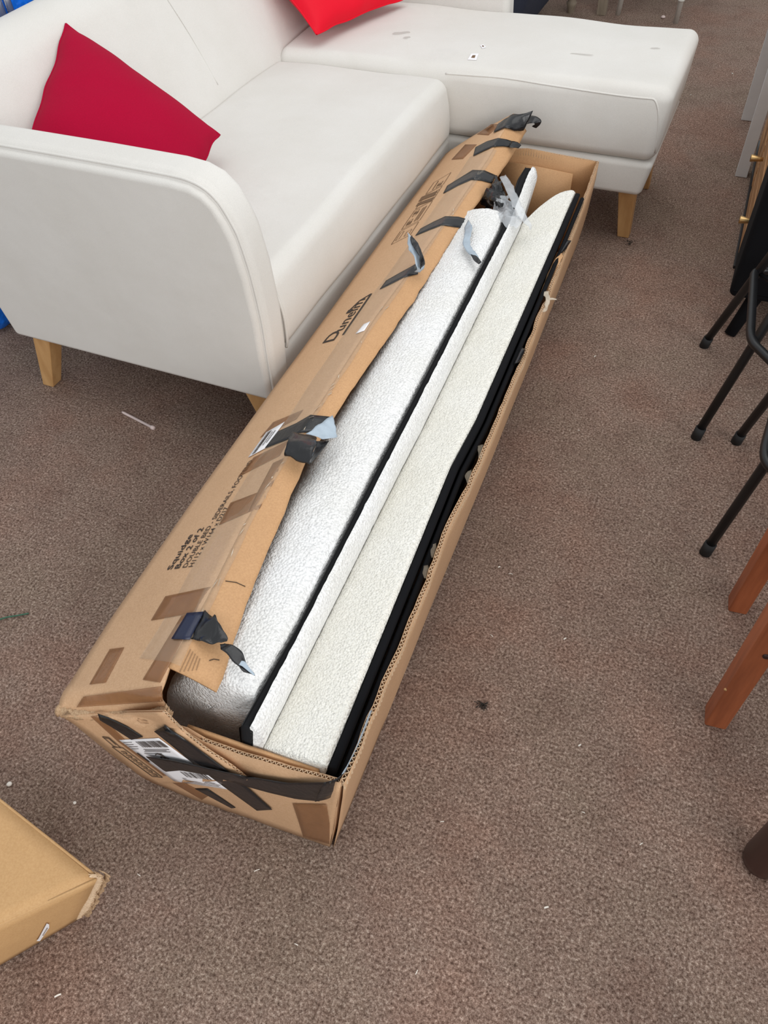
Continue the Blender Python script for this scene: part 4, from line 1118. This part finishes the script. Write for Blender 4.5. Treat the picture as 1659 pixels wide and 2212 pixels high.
# ------------------------------------------------------------------ black armchair behind the stools
ac = thing('black_armchair', (.48, 2.3, 0), 'black velvet armchair behind the bar stools at the right edge', 'armchair')
af = U(1567, 722, z=0)
vx = U(1572, 640, z=.135)
soft_box(vx.x, .85, vx.y - .005, vx.y + .26, .135, .62, .018, .06).build('arm', M['blackvelvet'], ac)
soft_box(vx.x + .03, .85, vx.y + .262, 2.50, .16, .42, .03, .06).build('seat', M['blackvelvet'], ac)
MB().tube([(vx.x + .01, vx.y - .004, .16), (.84, vx.y - .004, .16)], .003, 8).build('piping', M['blackvelvet'], ac)
for (x, y, tx, ty) in ((af.x + .012, af.y + .005, .05, .06), (.8, af.y + .01, -.02, .06), (.8, 2.46, 0, 0), (af.x + .05, 2.46, 0, 0)):
    MB().tube([(x, y, 0), (x + tx * .5, y + ty * .5, .08), (x + tx, y + ty, .165)], [.017, .020, .024], 14).build('leg', M['blackvelvet'], ac)
# ------------------------------------------------------------------ oak drawer cabinet with brass knobs
cb = thing('drawer_cabinet', (.35, 2.99, 0), 'oak drawer cabinet with conical brass knobs at the right edge', 'cabinet')
CX = .124
def shear(o):
    for v in o.data.vertices: v.co.x -= .0212 * (v.co.y + ORG[cb.name].y - 2.371)
    return o
shear(mod_bevel(MB().box(CX + .016, .62, 2.525, 3.46, .012, .62).build('carcass', M['oak'], cb, False), .004, 2))
shear(mod_bevel(MB().box(CX - .008, CX + .03, 2.52, 3.465, .0, .012).build('plinth', M['blackmetal'], cb, False), .002, 2))
for k in range(2):
    y0 = 2.53 + k * .465
    for z0, z1 in ((.020, .30), (.31, .60)):
        dr = shear(mod_bevel(MB().box(CX, CX + .018, y0, y0 + .455, z0, z1).build('drawer_front', M['oak'], cb, False), .004, 2))
        for j in range(3):
            h_ = (z1 - z0 - .04) / 3
            shear(mod_bevel(MB().box(CX - .004, CX + .001, y0 + .02, y0 + .435, z0 + .02 + j * h_, z0 + .012 + (j + 1) * h_).build('slat', M['oak'], dr, False), .002, 2))
for (px, py, xx) in ((1624, 341, .083), (1600, 474, .098)):
    p = U(px - 3, py, x=xx - .014)
    MB().tube([p, p + Vector((.003, 0, 0)), p + Vector((.030, 0, 0)), p + Vector((.042, 0, 0))], [.0105, .012, .0075, .006], 16).build('knob', M['brass'], cb)
# ------------------------------------------------------------------ white side table
wt = thing('white_side_table', (.3, 3.45, 0), 'white painted side table with plain square legs at the upper right edge', 'table')
f1, f2 = U(1612, 261, z=0), U(1600, 383, z=0)
for (x, y) in ((f1.x, f1.y + .015), (f2.x, f2.y + .015)):
    mod_bevel(MB().box(x - .022, x + .022, y - .016, y + .03, 0, .58).build('leg', M['white'], wt, False), .003, 2)
for (x, y) in ((.66, f1.y + .015), (.66, f2.y + .015)):
    mod_bevel(MB().box(x - .022, x + .022, y - .016, y + .03, 0, .58).build('leg', M['white'], wt, False), .003, 2)
mod_bevel(MB().box(-.0, .72, 3.10, 3.76, .64, .665).build('tabletop', M['white'], wt, False), .004, 2)
for (x, y) in ((f1.x, f1.y + .015), (f2.x, f2.y + .015), (.66, f1.y + .015), (.66, f2.y + .015)):
    MB().box(x - .018, x + .018, y - .012, y + .026, .575, .642).build('corner_block', M['white'], wt, False)

# ------------------------------------------------------------------ furniture beyond the chaise
ns = thing('navy_sofa', (-1.8, 4.9, 0), 'dark navy cloth sofa beyond the chaise at the top edge', 'sofa')
soft_box(-2.6, -1.09, 3.9, 4.7, .08, .46, .03, .08, lambda q: Vector((q.x + .30 * max(0, q.z - .08) , q.y, q.z))).build('seat', M['navy'], ns)
soft_box(-2.6, -1.02, 4.66, 4.9, .3, .85, .04, .08).build('backrest', M['navy'], ns)
for (x, y) in ((-1.0, 4.74), (-1.16, 4.0), (-2.5, 4.0), (-2.5, 4.8)):
    rows = [[Vector((x + r_ * math.cos(2 * math.pi * k / 16), y + r_ * math.sin(2 * math.pi * k / 16), z_)) for k in range(16)] for (z_, r_) in ((0, .016), (.03, .022), (.05, .028), (.06, .020), (.075, .029), (.10, .031), (.115, .022), (.19, .03))]
    MB().grid(rows, close=True).build('turned_leg', M['greywood'], ns)
cc = thing('cane_chair', (-.6, 5.1, 0), 'white cane chair with bound legs beyond the end of the chaise', 'chair')
l1, l2 = U(1459, 50, z=0), U(1334, 32, z=0)
for (p_, q_) in ((l1, (.02, .0)), (l2, (.04, .0)), (Vector((-.45, 5.2, 0)), (0, 0)), (Vector((-.78, 5.2, 0)), (0, 0))):
    lg = MB().tube([p_, p_ + Vector((q_[0] * .5, q_[1], .2)), p_ + Vector((q_[0], q_[1], .42))], .013, 12).build('leg', M['cane'], cc)
    for k in range(5):
        z_ = .10 + k * .011; c_ = p_ + Vector((q_[0] * z_ / .42, 0, z_))
        MB().tube([c_, c_ + Vector((0, 0, .008))], .0165, 12).build('binding', M['cane'], lg)
soft_box(-.82, -.36, 4.68, 5.24, .41, .46, .02, .06).build('seat', M['cane'], cc)
MB().tube(catmull([(-.80, 5.22, .44), (-.80, 5.25, .8), (-.6, 5.28, .95), (-.42, 5.25, .8), (-.40, 5.22, .44)], 30), .014, 12).build('back_hoop', M['cane'], cc)
wl = thing('weathered_stool', (-.86, 4.9, 0), 'weathered wooden stool with one plain leg beside the white cane leg', 'stool')
l3 = U(1299, 34, z=0)
for (x, y) in ((l3.x, l3.y + .02), (l3.x - .12, l3.y + .35), (l3.x + .02, l3.y + .35)):
    mod_bevel(MB().box(x - .028, x + .02, y - .02, y + .02, 0, .36).build('leg', M['greywood'], wl, False), .003, 2)
mod_bevel(MB().box(l3.x - .16, l3.x + .03, l3.y - .01, l3.y + .40, .36, .39).build('seat', M['greywood'], wl, False), .005, 2)
# ------------------------------------------------------------------ things behind the sofa, upper left
bb = soft_box(-2.75, -2.02, 1.36, 2.40, .0, .98, .05, .08, lambda q: q + Vector((.02 * nz(q, 5, 3), .02 * nz(q, 5, 6), .0))).build('blue_bag', M['blue'])
rehome(bb, (-2.38, 1.9, 0)); tag(bb, 'bright blue plastic covered bale behind the sofa at the left', 'bale')
cr = thing('chrome_rail', (-1.93, 1.7, 0), 'upright chrome clothes rail between the sofa back and the blue bale', 'clothes rail')
for (px, py, r_) in ((24, 30, .012), (4, 40, .016)):
    p = U(px, py, z=.86)
    p.x = min(p.x, -1.91)
    p = U(px, py, x=-1.93)
    MB().tube([(p.x, p.y, .02), (p.x, p.y, 1.5)], r_, 16).build('upright', M['chrome'], cr)
mod_bevel(MB().box(-1.965, -1.895, 1.62, 2.2, 0, .02).build('base_bar', M['chrome'], cr, False), .004, 2)
wb = mod_bevel(MB().box(-2.70, -2.05, 2.44, 2.47, 0, 1.02).build('wooden_board', M['oak'], None, False), .003, 2)
rehome(wb, (-2.38, 2.455, 0)); tag(wb, 'upright brown wooden board beyond the blue bale', 'board')
